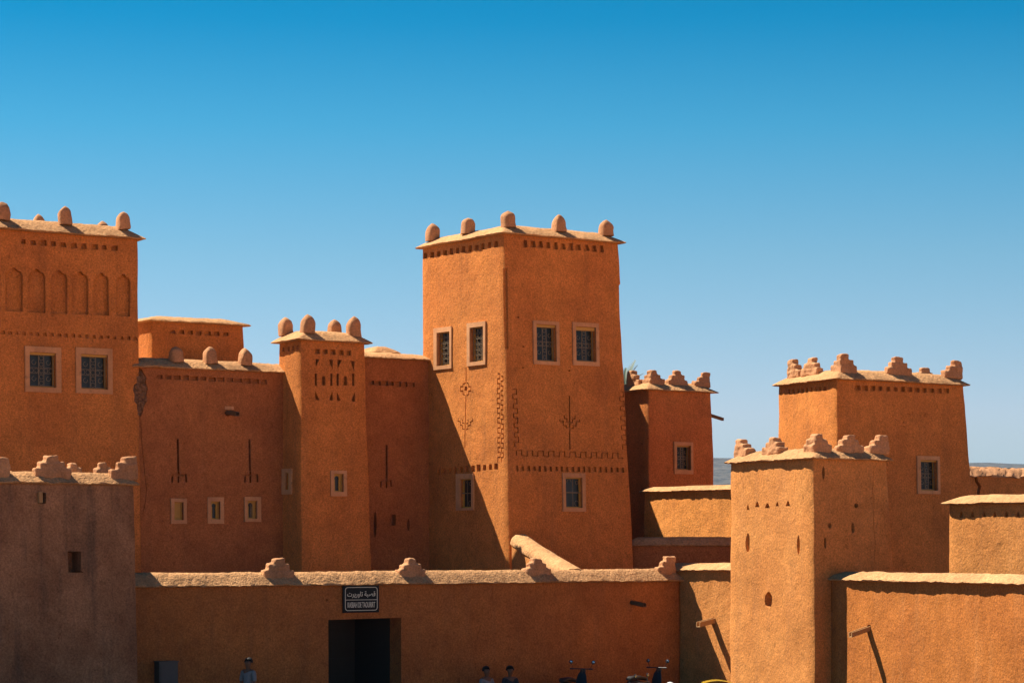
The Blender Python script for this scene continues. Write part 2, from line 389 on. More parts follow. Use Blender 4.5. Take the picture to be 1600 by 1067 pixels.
def box_on(bm, face, a0, a1, b0, b1, o0, o1): prism(bm, face, rect(a0, a1, b0, b1), o0, o1)
def px_rect(face, x0, x1, y0, y1):
    xm, ym = (x0+x1)/2, (y0+y1)/2
    return face.loc(x0, ym)[0], face.loc(x1, ym)[0], face.loc(xm, y1)[1], face.loc(xm, y0)[1]
def window(bld, face, outer, inner, style='grille', depth=.17, label=None, lintel=.07, surround=None):
    """plastered surround, set-back wooden frame, pane and iron grille, cut into the wall"""
    a0, a1, b0, b1 = px_rect(face, *outer); c0, c1, d0, d1 = px_rect(face, *inner)
    bld.cut.rect(face, c0, c1, d0, d1, depth+.03)
    bm = bmesh.new()
    for r_ in ((a0, a1, d1, b1), (a0, a1, b0, d0), (a0, c0, d0, d1), (c1, a1, d0, d1)): box_on(bm, face, *r_, .045, -.03)
    bmesh.ops.remove_doubles(bm, verts=bm.verts, dist=.0005)
    w = link('window', bm_mesh(bm), surround or M['surround'], bld.root, 30)
    if label: w['label'] = label
    # wooden frame
    bm = bmesh.new(); fw = .035; o0, o1 = -depth+.05, -depth
    box_on(bm, face, c0, c1, d1-lintel, d1-.002, -.03, o1); box_on(bm, face, c0, c1, d0+.001, d0+fw, o0, o1)
    box_on(bm, face, c0+.001, c0+fw, d0+fw, d1-lintel, o0, o1); box_on(bm, face, c1-fw, c1-.001, d0+fw, d1-lintel, o0, o1)
    link('frame', bm_mesh(bm), M['wood_y'], w, 30)
    e0, e1, g0, g1 = c0+fw, c1-fw, d0+fw, d1-lintel
    if style in ('keyhole', 'shutter', 'keyhole_grille'):
        bm = bmesh.new(); W = e1-e0; Hh = g1-g0; cx = (e0+e1)/2
        if style == 'shutter':
            box_on(bm, face, e0, e1, g0, g1, o1+.03, o1)
            for k in range(3): box_on(bm, face, e0+W*.12, e1-W*.12, g0+Hh*(.08+.31*k), g0+Hh*(.30+.31*k), o1+.045, o1+.03)
            link('shutter', bm_mesh(bm), M['wood_y'], w, 30)
        else:
            # board with a horseshoe-arched opening
            rr = W*.30; cy = g1-Hh*.08-rr; out = [(e0, g0), (e1, g0), (e1, g1), (e0, g1)]
            arch = [(cx-W*.24, g0+.02), (cx-W*.24, cy-rr*.75)]+[(cx+rr*math.cos(a), cy+rr*math.sin(a)) for a in [math.radians(218-i*256/12) for i in range(13)]]+[(cx+W*.24, cy-rr*.75), (cx+W*.24, g0+.02)]
            loop = [(cx, g0)]+[(e0, g0), (e0, g1), (cx, g1), (e1, g1), (e1, g0)]
            top_i = 2+6
            Lp = [(cx-W*.24, g0), (e0, g0), (e0, g1), (cx, g1)]+[arch[i] for i in range(top_i, 0, -1)]
            Rp = [(cx, g1), (e1, g1), (e1, g0), (cx+W*.24, g0)]+[arch[i] for i in range(len(arch)-2, top_i-1, -1)]
            prism(bm, face, Lp, o1+.035, o1+.002); prism(bm, face, Rp, o1+.035, o1+.002)
            link('arched_board', bm_mesh(bm), M['wood_y'], w, 30)
    if style != 'shutter':
        bm = bmesh.new(); box_on(bm, face, c0+.002, c1-.002, d0+.002, d1-.002, o1-.001, o1-.02)
        link('pane', bm_mesh(bm), M['glass'], w, 30)
    if style in ('grille', 'keyhole_grille', 'dense', 'bars'):
        bm = bmesh.new(); t = .007; W = e1-e0; Hh = g1-g0; og = -depth+.085; cx = (e0+e1)/2
        def bar(x0, y0, x1, y1, t=t):
            p0, p1 = Vector((x0, y0)), Vector((x1, y1)); d = (p1-p0).normalized(); q = Vector((-d.y, d.x))*t
            prism(bm, face, [tuple(p0+q*-1), tuple(p1+q*-1), tuple(p1+q), tuple(p0+q)], og+t, og-t)
        def curl(x, y, r, a0=0, a1=360, n=9):
            for i in range(n):
                b0_, b1_ = [math.radians(a0+(a1-a0)*(i+j)/n) for j in (0, 1)]
                bar(x+r*math.cos(b0_), y+r*math.sin(b0_), x+r*math.cos(b1_), y+r*math.sin(b1_), .005)
        if style == 'bars':
            bar(e0, (g0+g1)/2, e1, (g0+g1)/2, .014); bar(cx, g0, cx, g1, .006)
            curl(e0+W*.25, g1-Hh*.12, W*.14, 0, 200); curl(e1-W*.25, g0+Hh*.12, W*.14, 0, 270); curl(e1-W*.22, g1-Hh*.14, W*.1)
        elif style == 'dense':
            for k in range(4): bar(e0+W*k/3, g0, e0+W*k/3, g1, .006)
            nn = 6
            for j in range(nn):
                y = g0+Hh*(j+.5)/nn; bar(e0, g0+Hh*(j+1)/nn, e1, g0+Hh*(j+1)/nn, .005)
                for k in range(3): curl(e0+W*(k+.5)/3, y, min(W/3, Hh/nn)*.36, random.choice([0, 90, 180]), 560 if 0 else 330, 8)
        elif style == 'keyhole_grille':
            for k in (-1, 0, 1): bar(cx+k*W*.13, g0, cx+k*W*.13, g1-Hh*.15, .005)
            curl(cx, g0+Hh*.5, W*.12); curl(cx, g0+Hh*.3, W*.12)
        else:
            q = W*.11
            bar(cx-q, g0, cx-q, g1); bar(cx+q, g0, cx+q, g1); bar(e0, (g0+g1)/2+q, e1, (g0+g1)/2+q, .005); bar(e0, (g0+g1)/2-q, e1, (g0+g1)/2-q, .005)
            bar(e0+.006, g0, e0+.006, g1); bar(e1-.006, g0, e1-.006, g1); bar(e0, g0+.006, e1, g0+.006); bar(e0, g1-.006, e1, g1-.006)
            nn = max(5, int(Hh/(2.3*q)))
            for j in range(nn): curl(cx, g0+Hh*(j+.5)/nn, q*.75, 20, 340, 8)
            for j in range(5):
                x = e0+W*(j+.5)/5
                if abs(x-cx) > q: curl(x, (g0+g1)/2, q*.75, 200, 520, 8)
            for sx in (-1, 1):
                for sy in (-1, 1): curl(cx+sx*W*.3, (g0+g1)/2+sy*Hh*.26, q*.8, 90, 380, 8)
        link('grille', bm_mesh(bm), M['iron'], w, 30)
    return w
def spout(parent, p, d, L=.5, w=.13, droop=.10, mat=None, th=.02):
    """wooden trough gutter: U section, from p along d"""
    d = flat(d).normalized(); s = Vector((-d.y, d.x, 0)); bm = bmesh.new()
    for (x0, x1, z0, z1) in ((-w/2, w/2, -.02, 0), (-w/2, -w/2+th, .001, w*.62), (w/2-th, w/2, .001, w*.62)):
        vs = []
        for l, k in ((-.18, 0), (L, 1)):
            for x, z in ((x0, z0), (x1, z0), (x1, z1), (x0, z1)):
                q = p+d*l+s*(x*(1-.12*k))+Vector((0, 0, z-droop*l/L)); vs.append(bm.verts.new(q))
        for f in ((0, 1, 2, 3), (7, 6, 5, 4), (0, 4, 5, 1), (1, 5, 6, 2), (2, 6, 7, 3), (3, 7, 4, 0)): bm.faces.new([vs[i] for i in f])
    return link('spout', bm_mesh(bm), mat or M['wood_b'], parent, 30)

# =================================================================== THE SETTING
gb = []
n = 40
ground = mesh([(-15000, -3000, 0), (15000, -3000, 0), (15000, 22000, 0), (-15000, 22000, 0)], [(0, 1, 2, 3)])
go = link('ground', ground, M['sand'], None, 0); tag(go, 'sandy earth ground in front of and around the mud buildings', None, None, 'structure')

def strip(name, d0, d1, z, mat, label, kerb=0.0):
    a = Vector((-8.92, 60.0, 0)); bm = bmesh.new(); zs = [z-kerb-.05, z] if kerb else [z]
    cor = [a-U*90-V*d1, a+U*90-V*d1, a+U*90-V*d0, a-U*90-V*d0]
    if kerb:
        lo = [bm.verts.new((q.x, q.y, -.05)) for q in cor]; hi = [bm.verts.new((q.x, q.y, z)) for q in cor]
        bm.faces.new(hi); bm.faces.new(lo[::-1])
        for i in range(4): bm.faces.new((lo[i], lo[(i+1) % 4], hi[(i+1) % 4], hi[i]))
    else: bm.faces.new([bm.verts.new((q.x, q.y, z)) for q in cor])
    o = link(name, bm_mesh(bm), mat, None, 0); tag(o, label, None, None, 'structure'); return o
strip('dark_yard_sheet', -14, -2.1, .005, M['paving'], 'unseen dark sheet added behind the low wall to dim bounced light')  # unseen floor, added dark to deepen the shade at the tower feet
strip('pavement', -2.0, 4.2, .02, M['paving'], 'unseen pavement along the low wall, darkened to dim bounced light')  # out of view; darkened so the low wall gets less bounce
strip('added_road', 4.2, 22, .006, M['asphalt'], 'unseen dark asphalt street added in front of the kasbah to dim bounced light')  # out of view; added so walls stay darker low down than high up
def hills(name, y0, y1, crest, slope, base, amp, fr, seed, label):
    nx, ny = 220, 26; vs = []; fs = []
    for j in range(ny):
        t = j/(ny-1); y = y0+(y1-y0)*t
        prof = math.sin(math.pi*min(1, t/.62)/2) if t < .62 else math.cos((t-.62)/.38*math.pi/2)
        for i in range(nx):
            x = -3200*(y1/7000)+6400*(y1/7000)*i/(nx-1)
            q = Vector((x*fr, y*fr, seed)); h = crest*slope(x/y)*prof
            h += prof*amp*(noise.fractal(q, .9, 2.1, 5)); vs.append((x, y, max(-2, h*prof**.4)+base if 0 < j < ny-1 else -5))
    for j in range(ny-1):
        for i in range(nx-1): a = j*nx+i; fs.append((a, a+1, a+nx+1, a+nx))
    o = link(name, mesh(vs, fs), M['mount'], None, 60); tag(o, label, None, None, 'structure')
hills('hills', 3000, 5200, 142, lambda s: 1.0-.55*(s-.085) if s > 0 else 1, 0, 10, .0016, 3.1, 'dry bluish hills on the horizon behind the buildings')
hills('distant_mountains', 6500, 9000, 238, lambda s: 1.0+.2*(s-.2), 0, 26, .0007, 9.4, 'pale blue mountains far behind the hills')

# =================================================================== BUILDINGS
def plan(C, L, R): return [C, R, R+L-C, L]

# ---- low front wall with the gateway
W0 = Vector((-8.92, 60.0, 0)); WS = W0-U*.6
WE = along(W0, U, 1064)
T = .55
lw_top = [WS, WE, WE+V*T, WS+V*T]; zlw = 3.30
low = Building('low_wall', 'long low ochre mud wall in shade with the gateway and black sign', 'wall', M['low'], lw_top, lw_top, zlw, seed=1, amp=.02,
               capo=dict(h=.34, over=.13, inset=.26, step=.07, amp=.028))
f = low.fu
low.cut.poly(f, [(513, 968), (627, 964.5), (627, 1160), (513, 1160)], .7)
low.cut.oval(f, 510, 937, 5, 5, .05); low.cut.oval(f, 638, 932, 8, 3.5, .05); low.cut.oval(f, 988, 941, 9, 9, .1)
for a in ((505, 934), (514, 940), (642, 934)): low.cut.oval(f, a[0], a[1], 2.5, 2, .03)
low.cut.crack(f, 752, 975, 742, 1010, .014, 6, 2); low.cut.crack(f, 772, 915, 770, 935, .012, 4, 1.5)
low.finish()
for k, (px, kd, w_, h_) in enumerate(((434, 'full', .86, .44), (641, 'full', .80, .40), (838, 'full', .82, .40), (1046, 'left', .46, .44))):
    p = along(flat(WS)+V*.2, U, px); p.z = zlw+.24
    link('merlon', step_merlon(p, U, V, w_, h_, .30, kd, 20+k), M['cap2'], low.root, 50)
p = f.hit(990, 943); spout(low.root, p, -V, .5, .13, .06)
# passage behind the gateway, closed by dark doors
gx0, gx1 = f.loc(513, 1000)[0], f.loc(627, 1000)[0]; gt = f.loc(570, 966)[1]; gbm = f.loc(570, 1131)[1]
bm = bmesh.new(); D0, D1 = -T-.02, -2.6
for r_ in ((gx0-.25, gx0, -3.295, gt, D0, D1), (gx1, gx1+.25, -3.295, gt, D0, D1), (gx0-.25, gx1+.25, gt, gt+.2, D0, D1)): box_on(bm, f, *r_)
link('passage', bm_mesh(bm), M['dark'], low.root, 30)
bm = bmesh.new(); cm_ = (gx0+gx1)/2
for a0, a1 in ((gx0+.01, cm_-.006), (cm_+.006, gx1-.01)):
    box_on(bm, f, a0, a1, -3.29, gt-.01, -2.3, -2.36)
    for k in range(5): box_on(bm, f, a0+.06, a1-.06, -3.2+k*.46, -3.2+k*.46+.3, -2.27, -2.3)
link('door', bm_mesh(bm), M['wood_d'], low.root, 30)

# ---- sign over the gateway
a0, a1, b0, b1 = px_rect(f, 534, 590, 913.5, 956.5); sc_ = (a1-a0)
sg = thing('sign', f.pt((a0+a1)/2, (b0+b1)/2, .03), 'black sign with cream Arabic and Latin lettering above the gateway', 'sign')
bm = bmesh.new(); box_on(bm, f, a0, a1, b0, b1, .075, .03); link('panel', bm_mesh(bm), M['signblack'], sg, 30)
bm = bmesh.new(); m_ = .055*sc_; q0, q1, r0, r1 = a0+m_, a1-m_, b0+m_, b1-m_; ch = .055*sc_
oct_ = [(q0+ch, r0), (q1-ch, r0), (q1-ch*.35, r0+ch*.35), (q1, r0+ch), (q1, r1-ch), (q1-ch*.35, r1-ch*.35), (q1-ch, r1), (q0+ch, r1), (q0+ch*.35, r1-ch*.35), (q0, r1-ch), (q0, r0+ch), (q0+ch*.35, r0+ch*.35)]
for i in range(12):
    pa, pb = Vector(oct_[i]), Vector(oct_[(i+1) % 12]); dd = (pb-pa).normalized(); qq = Vector((-dd.y, dd.x))*.008
    prism(bm, f, [tuple(pa-qq), tuple(pb-qq), tuple(pb+qq), tuple(pa+qq)], .084, .074)
mid = b0+(b1-b0)*.465; box_on(bm, f, q0, q1, mid-.007, mid+.007, .083, .074)
link('border', bm_mesh(bm), M['signwhite'], sg, 30)
def lettering(txt, cx, cy, w, h, bold=0.0):
    cu = bpy.data.curves.new('t', 'FONT'); cu.body = txt; cu.align_x = 'CENTER'; cu.align_y = 'CENTER'; cu.extrude = .003; cu.offset = bold
    to = bpy.data.objects.new('t', cu); COL.objects.link(to); dg = bpy.context.evaluated_depsgraph_get(); dg.update()
    me = bpy.data.meshes.new_from_object(to.evaluated_get(dg)); bpy.data.objects.remove(to)
    xs = [v.co.x for v in me.vertices]; ys = [v.co.y for v in me.vertices]
    sx = w/(max(xs)-min(xs)); sy = h/(max(ys)-min(ys)); mx, my = (max(xs)+min(xs))/2, (max(ys)+min(ys))/2
    for v in me.vertices:
        v.co = f.pt(cx+(v.co.x-mx)*sx, cy+(v.co.y-my)*sy, .08+(.004 if v.co.z > 0 else 0))
    me.materials.clear(); return link('lettering', me, M['signwhite'], sg, 0)
lettering('KASBAH DE TAOURIRT', (a0+a1)/2, b0+(b1-b0)*.285, (q1-q0)*.86, (b1-b0)*.20, .012)
lettering('\uFE95\uFEAE\uFEF3\uFEAD\uFEED\uFE8E\uFE97 \uFE94\uFE92\uFEBC\uFED7', (a0+a1)/2, b0+(b1-b0)*.655, (q1-q0)*.88, (b1-b0)*.24, .014)

# ---- front-left brown house
FR_ = P(211, 757, 59.0); FRb = along(P(219, 1000, 58.7), U, 219); FRb = flat(FRb)
CL = flat(FR_)-U*7.5; CLb = flat(FRb)-U*7.6
dep = 3.4
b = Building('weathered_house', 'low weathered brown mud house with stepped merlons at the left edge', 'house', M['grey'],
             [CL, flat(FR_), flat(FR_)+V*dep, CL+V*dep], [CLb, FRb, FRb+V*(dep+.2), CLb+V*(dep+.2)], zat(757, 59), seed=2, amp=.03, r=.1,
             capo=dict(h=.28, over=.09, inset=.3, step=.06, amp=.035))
f = b.fu
b.cut.poly(f, [(106, 861), (127, 861), (127, 891), (131, 894), (107, 894)], .5)
b.cut.quad(f, 66, 778, 11, 17, .2)
b.finish()
bm = bmesh.new(); q = f.loc(61, 777); box_on(bm, f, q[0]-.05, q[0]+.04, q[1]-.13, q[1]+.12, .12, -.1)
link('beam_end', bm_mesh(bm), M['wood_t'], b.root, 30)
for k, (i, px, kd, W_, h_) in enumerate(((0, 80, 'full', .88, .46), (0, 203, 'left', .52, .46), (0, 3, 'left', .30, .4), (2, 113, 'full', .60, .40), (2, 160, 'full', .62, .42), (2, -45, 'full', .7, .45))):
    p = b.edge_pt(i, px, .2); p.z = b.capz-.07
    link('merlon', step_merlon(p, U, V, W_, h_, .3, kd, 30+k, 3), M['cap2'], b.root, 50)

# ---- tall left tower
TR = along(flat(P(216, 375, 68.3*K)), U, 216); TRb = along(TR-V*.2, U, 224)
TC = TR-U*6.6; TCb = TRb-U*6.9
ltop = [TC, TR, TR+V*4.5, TC+V*4.5]; lbot = [TCb, TRb, TRb+V*4.8, TCb+V*4.8]
b = Building('left_tower', 'tall orange mud tower with arched niches at the left edge', 'tower', M['orange'], ltop, lbot, zat(374, TR.y), seed=3,
             capo=dict(h=.38, over=.18, inset=.42))
f = b.fu
b.cut.row(f, 37, 378, 179, 388, 10, 10, 8, .12, .8, .8)
for x, w_, yt, yb in ((22.5, 26, 418, 487), (58, 25, 420, 489), (92.7, 24, 422, 490.5), (125.5, 23.5, 424, 492), (158.6, 22.5, 426, 493), (193, 21, 428, 494.5), (-13, 26, 416, 485), (-49, 26, 414, 483)):
    j_ = lambda: random.uniform(-.7, .7); w_ *= 1.12
    b.cut.poly(f, [(x-w_/2+j_(), yb-1), (x-w_/2+j_(), yt+12), (x-w_*.36, yt+5), (x-w_*.2, yt+4), (x-1.6, yt), (x+1.6, yt+.5), (x+w_*.2, yt+5), (x+w_*.36, yt+6.5), (x+w_/2-1+j_(), yt+13), (x+w_/2-1+j_(), yb)], .12)
b.cut.row(f, -6, 519, 212, 529, 21, 6.5, 5, .07, .8, .5)
window(b, f, (38.5, 95, 542, 613), (45.5, 87, 551, 605), lintel=.06)
window(b, f, (118, 175, 544, 615), (126, 168, 554, 608), lintel=.06)
b.cut.poly(f, [(207, 609), (209, 601), (214, 597), (213, 589), (218, 584), (222, 577), (235, 575), (235, 640), (218, 652), (214, 640), (214, 633), (209, 628), (210, 617)], .07, .9)
b.finish()
def rubble(f, pxs, o0, root, n=150):
    pts = [f.loc(x, y) for x, y in pxs]; bm = bmesh.new(); prism(bm, f, pts[::-1], o0, o0-.15)
    xs = [p[0] for p in pts]; ys = [p[1] for p in pts]; k = 0
    def inside(x, y):
        c = False
        for i in range(len(pts)):
            (x1, y1), (x2, y2) = pts[i-1], pts[i]
            if (y1 > y) != (y2 > y) and x < (x2-x1)*(y-y1)/(y2-y1)+x1: c = not c
        return c
    while k < n:
        x, y = random.uniform(min(xs), max(xs)), random.uniform(min(ys), max(ys))
        if not inside(x, y): k += .2; continue
        k += 1; r = random.uniform(.02, .07)
        bmesh.ops.create_icosphere(bm, subdivisions=1, radius=r, matrix=Matrix.Translation(f.pt(x, y, o0-r*.2)) @ Matrix.Rotation(random.random()*6, 4, 'Z'))
    link('eroded_patch', bm_mesh(bm), M['patch'], root, 0)
rubble(f, [(207, 609), (209, 601), (214, 597), (213, 589), (218, 584), (219.5, 581), (219.5, 646), (218, 650), (214, 640), (214, 633), (209, 628), (210, 617)], -.045, b.root)
for px in (5, 101, 192): pass
b.domes([(0, 4), (0, 101), (0, 192)], .36, .46)
b.domes([(2, 160), (2, 60)], .42, .74)
LT = b

# ---- left wall house between tall tower and slim tower
A1 = flat(P(441, 700, 70.84*K)); A0 = along(A1, U, 222)+Vector((0, 0, 0))
A1x = A1+U*.5
ztw = 4.4+4.77*K
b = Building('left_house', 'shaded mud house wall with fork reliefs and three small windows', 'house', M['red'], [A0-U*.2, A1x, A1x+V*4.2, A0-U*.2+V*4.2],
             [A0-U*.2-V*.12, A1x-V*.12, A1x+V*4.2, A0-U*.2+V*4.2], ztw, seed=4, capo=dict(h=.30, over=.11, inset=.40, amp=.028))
f = b.fu
b.cut.row(f, 250, 588.5, 413, 596.5, 13, 11.5, 6.5, .10, .95, .7)
for x, t_, in ((277.5, (269, 279, 291)), (389.5, (382.5, 391, 402.5))):
    b.cut.line(f, [(x, 686), (x+.8, 735)], .075, .10)
    b.cut.line(f, [(t_[0], 753), (t_[0]+.5, 742), (t_[2]-.5, 742), (t_[2], 753)], .06, .10); b.cut.line(f, [(t_[1], 736), (t_[1], 754)], .06, .101)
window(b, f, (266.5, 291, 778.5, 818), (271.5, 286, 784, 812), 'shutter', .12, lintel=.02, label='small window closed by a yellow shutter')
window(b, f, (323.5, 349, 776.5, 818), (329, 343.5, 783, 811), 'keyhole', .12, lintel=.02, label='small window with a dark arched opening')
window(b, f, (381.5, 407, 776, 815), (386, 401, 782, 810), 'keyhole_grille', .12, lintel=.02, label='small arched window with a grille')
b.cut.poly(f, [(222, 577), (225, 584), (229, 589), (228, 598), (231, 607), (229, 617), (230, 626), (225, 634), (223, 645), (219, 652), (216, 640), (216, 575)][::-1][::-1], .07)
b.cut.line(f, [(220, 655), (221, 690), (226, 740), (229, 765), (227, 785), (223.5, 800)], .018, .03)
b.cut.oval(f, 356, 646, 12, 9, .12)
b.finish()
rubble(f, [(220, 577), (225, 584), (229, 589), (228, 598), (231, 607), (229, 617), (230, 626), (225, 634), (223, 645), (220, 650)], -.045, b.root, 90)
b.domes([(0, 275), (0, 328), (0, 383)], .36, .42)
spout(b.root, f.hit(357, 646), -V, .55, .15, .08)
bm = bmesh.new(); q = f.loc(358, 637); box_on(bm, f, q[0]-.14, q[0]+.14, q[1]-.05, q[1]+.04, .015, -.03); link('patch', bm_mesh(bm), M['surround'], b.root, 30)

# ---- rooftop room behind it
Cq = flat(P(237, 503, 72.2*K)); Rq = along(Cq, U, 381); Lq = Cq+V*3.6
b = Building('rooftop_room', 'small mud room with a plain coping rising behind the left house', 'house', M['orange'], [Cq, Rq, Rq+V*3.6, Lq], [Cq-V*.05, Rq+U*.08-V*.05, Rq+U*.08+V*3.6, Lq],
             zat(509, Rq.y), 8.6, seed=5, capo=dict(h=.22, over=.16, inset=.5))
b.cut.row(b.fu, 270, 518.5, 352, 522, 7, 9, 6, .1, .95, .5)
b.finish()

# ---- slim tower
R_ = flat(P(571, 533, 71.19*K)); C_ = along(R_, U, 470.5); L_ = C_+V*1.35
Cb = along(C_-V*.16, U, 471.5); Rb = along(Cb, U, 587)
b = Building('slim_tower', 'slim orange mud tower with four domed finials and cut triangle pattern', 'tower', M['orange'], [C_, R_, R_+V*1.35, L_], [Cb, Rb, Rb+V*1.6, Cb+V*1.5],
             zat(531, C_.y), seed=6, capo=dict(h=.32, over=.16, inset=.34))
f = b.fu; g = b.fv
def cz(o, pts): return [(o[0]+x/4.104, o[1]+y/4.104) for x, y in pts]
b.cut.row(f, 496, 549, 545, 551.5, 5, 8, 7, .12, .9, .4)
O = (420, 470)
for tri in ([(300, 372), (324, 374), (303, 424)], [(383, 376), (411, 378), (409, 442)], [(439, 376), (468, 379), (442, 434)], [(523, 383), (551, 387), (545, 447)],
            [(300, 580), (327, 636), (298, 636)], [(409, 580), (412, 639), (386, 636)], [(439, 583), (462, 641), (437, 640)], [(553, 583), (554, 647), (526, 642)]):
    b.cut.poly(f, cz(O, tri), .16)
for x in (303, 402, 443, 542): b.cut.poly(f, cz(O, [(x-7, 465), (x+7, 466), (x+7, 545), (x-7, 544)]), .16)
for x in (352, 492): b.cut.poly(f, cz(O, [(x-14, 541), (x-13, 500), (x-6, 482), (x+6, 482), (x+12, 500), (x+13, 541)]), .16)
b.cut.row(g, 443, 546, 466, 543, 4, 3.5, 7, .12, 1, .3)
window(b, f, (516, 541, 735, 775), (521, 536, 740, 768), 'keyhole', .12, lintel=.02)
window(b, g, (442, 457, 732, 772), (446.5, 453, 738, 765), 'keyhole', .12, lintel=.02)
b.finish()
b.domes([(3, 446.5), (0, 480), (2, 523), (0, 552.5)], .37, .52)
ST = b

# ---- wing between slim tower and main tower
Cm = flat(P(787.5, 365, 70.1*K)); Cmb = along(Cm-V*.40, U, 799)
Lm = along(Cm, V, 658.5); Rm = along(Cm, U, 967.5)
Wp = along(Cm, V, 669)
W1 = along(Wp, -U, 540)
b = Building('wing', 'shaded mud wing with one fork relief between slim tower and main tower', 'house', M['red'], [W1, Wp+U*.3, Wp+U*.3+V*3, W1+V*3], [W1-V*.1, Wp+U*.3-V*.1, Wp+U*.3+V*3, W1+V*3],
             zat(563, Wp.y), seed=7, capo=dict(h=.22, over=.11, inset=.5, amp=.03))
f = b.fu
b.cut.row(f, 580, 598, 643.5, 601, 7, 9.5, 7, .10, .95, .4)
b.cut.line(f, [(604, 695), (604, 748)], .075, .10); b.cut.line(f, [(595, 761), (595.3, 751), (611, 751), (611.5, 760)], .055, .10); b.cut.line(f, [(604, 748.6), (604, 762)], .055, .101)
ST_W = b
b.cut.oval(f, 586, 819, 5, 44, .3); b.cut.quad(f, 614, 812, 9, 17, .2, 1); b.cut.oval(f, 638.5, 820, 4.5, 21, .2)
b.finish()

q = along(W1+V*.9, U, 588); r_ = along(W1+V*.9, U, 612); zz = zat(549, q.y)
link('roof_mound', cap_mesh([q, r_, r_+V*.8, q+V*.8], zz-.06, h=.22, over=.22, inset=.12, seed=7.7, step=.12), M['cap'], ST_W.root, 60)
# ---- main tower
Rmb = along(Cmb, U, 1001); Lmb = Lm-V*.1
B_ = Rm+Lm-Cm
zmt = zat(371, 71*K)
def lerp_plan(z): t = z/zmt; return [a.lerp(c, t) for a, c in zip([Cmb, Rmb, B_, Lmb], [Cm, Rm, B_, Lm])]
zA = zat(432, 70.1*K)
PA = lerp_plan(zA)
mids = [(zA-.03, [PA[0], PA[1]-U*.05, PA[2], PA[3]]), (zA+.03, PA)]
b = Building('main_tower', 'tallest mud tower in the middle with five domed finials and four upper windows', 'tower', M['orange'], [Cm, Rm, B_, Lm], [Cmb, Rmb, B_, Lmb], zmt, mids=mids,
             seed=8, amp=.024, step=.25, capo=dict(h=.33, over=.15, inset=.42))
f = b.fu; g = b.fv
b.cut.row(f, 821, 381, 940, 389.5, 11, 9, 10, .12, .6, .8)
b.cut.row(g, 665, 400, 775, 382, 12, 6, 9, .12, .9, .5, skew=.5)
for x, y in ((810, 496), (818, 541.5), (817.5, 574.5), (889.6, 579)): b.cut.oval(f, x, y, 4, 3.5, .08)
window(b, f, (832.5, 873, 502, 570), (837.5, 868.5, 507.5, 564.5), lintel=.07)
window(b, f, (894, 935, 504.5, 571.5), (899, 930.5, 511, 565), lintel=.10)
window(b, f, (878.5, 914, 739, 799), (883, 909, 746, 793), 'bars', .12, lintel=.03)
window(b, g, (679, 707, 511.5, 577), (684, 704, 519, 571), 'dense', .15, lintel=.02)
window(b, g, (731, 760, 503.5, 571), (735.5, 756.5, 511, 565), 'dense', .15, lintel=.02)
window(b, g, (714, 741, 740, 797), (720, 738, 748, 793), 'bars', .12, lintel=.03)
# notch in the corner
e = .11; bmc = b.cut.bm
fc = Face(f.pt(0, 0), f.e1, f.e2)
za, zb_ = fc.loc(790, 420)[1], fc.loc(792, 545)[1]
prism(bmc, fc, rect(-.4, .10, zb_, za), .3, -.075)
# meander reliefs
def meander_h(f, x0, x1, y0, y1, n, amp):
    pts = []
    for i in range(n):
        t0, t1 = i/n, (i+.5)/n; X = lambda t: x0+(x1-x0)*t; Y = lambda t: y0+(y1-y0)*t
        pts += [(X(t0), Y(t0)+amp/2), (X(t0), Y(t0)-amp/2), (X(t1), Y(t1)-amp/2), (X(t1), Y(t1)+amp/2)]
    pts.append((x1, y1+amp/2)); return pts
def meander_v(x0, y0, x1, y1, n, amp):
    pts = []
    for i in range(n):
        X = lambda t: x0+(x1-x0)*t; Y = lambda t: y0+(y1-y0)*t
        t0, t1 = i/n, (i+.5)/n
        pts += [(X(t0)-amp/2, Y(t0)), (X(t0)+amp/2, Y(t0)), (X(t1)+amp/2, Y(t1)), (X(t1)-amp/2, Y(t1))]
    pts.append((x1-amp/2, y1)); return pts
b.cut.line(f, meander_h(f, 807, 974, 707.5, 712, 10, 8), .035, .07)
b.cut.line(f, meander_v(804, 608, 808, 698, 6, 6), .035, .07)
b.cut.line(f, meander_v(971, 612, 976, 702, 6, 6.5), .035, .07)
b.cut.line(g, meander_v(779, 584, 779.5, 722, 9, 3.6), .04, .04)
b.cut.line(g, meander_v(784.5, 588, 785, 722, 9, 3.0), .04, .04)
b.cut.row(f, 808.5, 731.5, 973, 734, 20, 5.6, 8, .09, .7, .4)
b.cut.row(g, 685.5, 737, 775.5, 728.5, 11, 6, 9.5, .09, .9, .3)
# tree reliefs
b.cut.line(f, [(889.8, 618), (890.5, 702)], .045, .07)
for s_ in (-1, 1):
    c = 890.2+s_*.9
    b.cut.line(f, [(c, 669), (c+s_*4.5, 669), (c+s_*4.5, 665), (c+s_*9, 665), (c+s_*9, 658.5), (c+s_*14.5, 658.5), (c+s_*14.5, 655)], .038, .068)
    b.cut.line(f, [(c, 660), (c+s_*3.4, 660), (c+s_*3.4, 654), (c+s_*7.4, 654), (c+s_*7.4, 648.5)], .038, .068)
b.cut.line(g, [(728.3, 574), (728, 597)], .04, .05)
b.cut.line(g, [(727.5, 598), (723, 600), (723, 604), (719, 604), (719, 611), (723, 611), (723, 616), (727.3, 618.5)], .04, .05)
b.cut.line(g, [(728.6, 598), (732, 600), (732, 604), (735.5, 604), (735.5, 611), (732, 611), (732, 616), (728.6, 618.5)], .04, .05)
b.cut.quad(g, 727.6, 607, 5, 7, .05, .8)
b.cut.line(g, [(727.8, 619.5), (727, 700)], .04, .045)
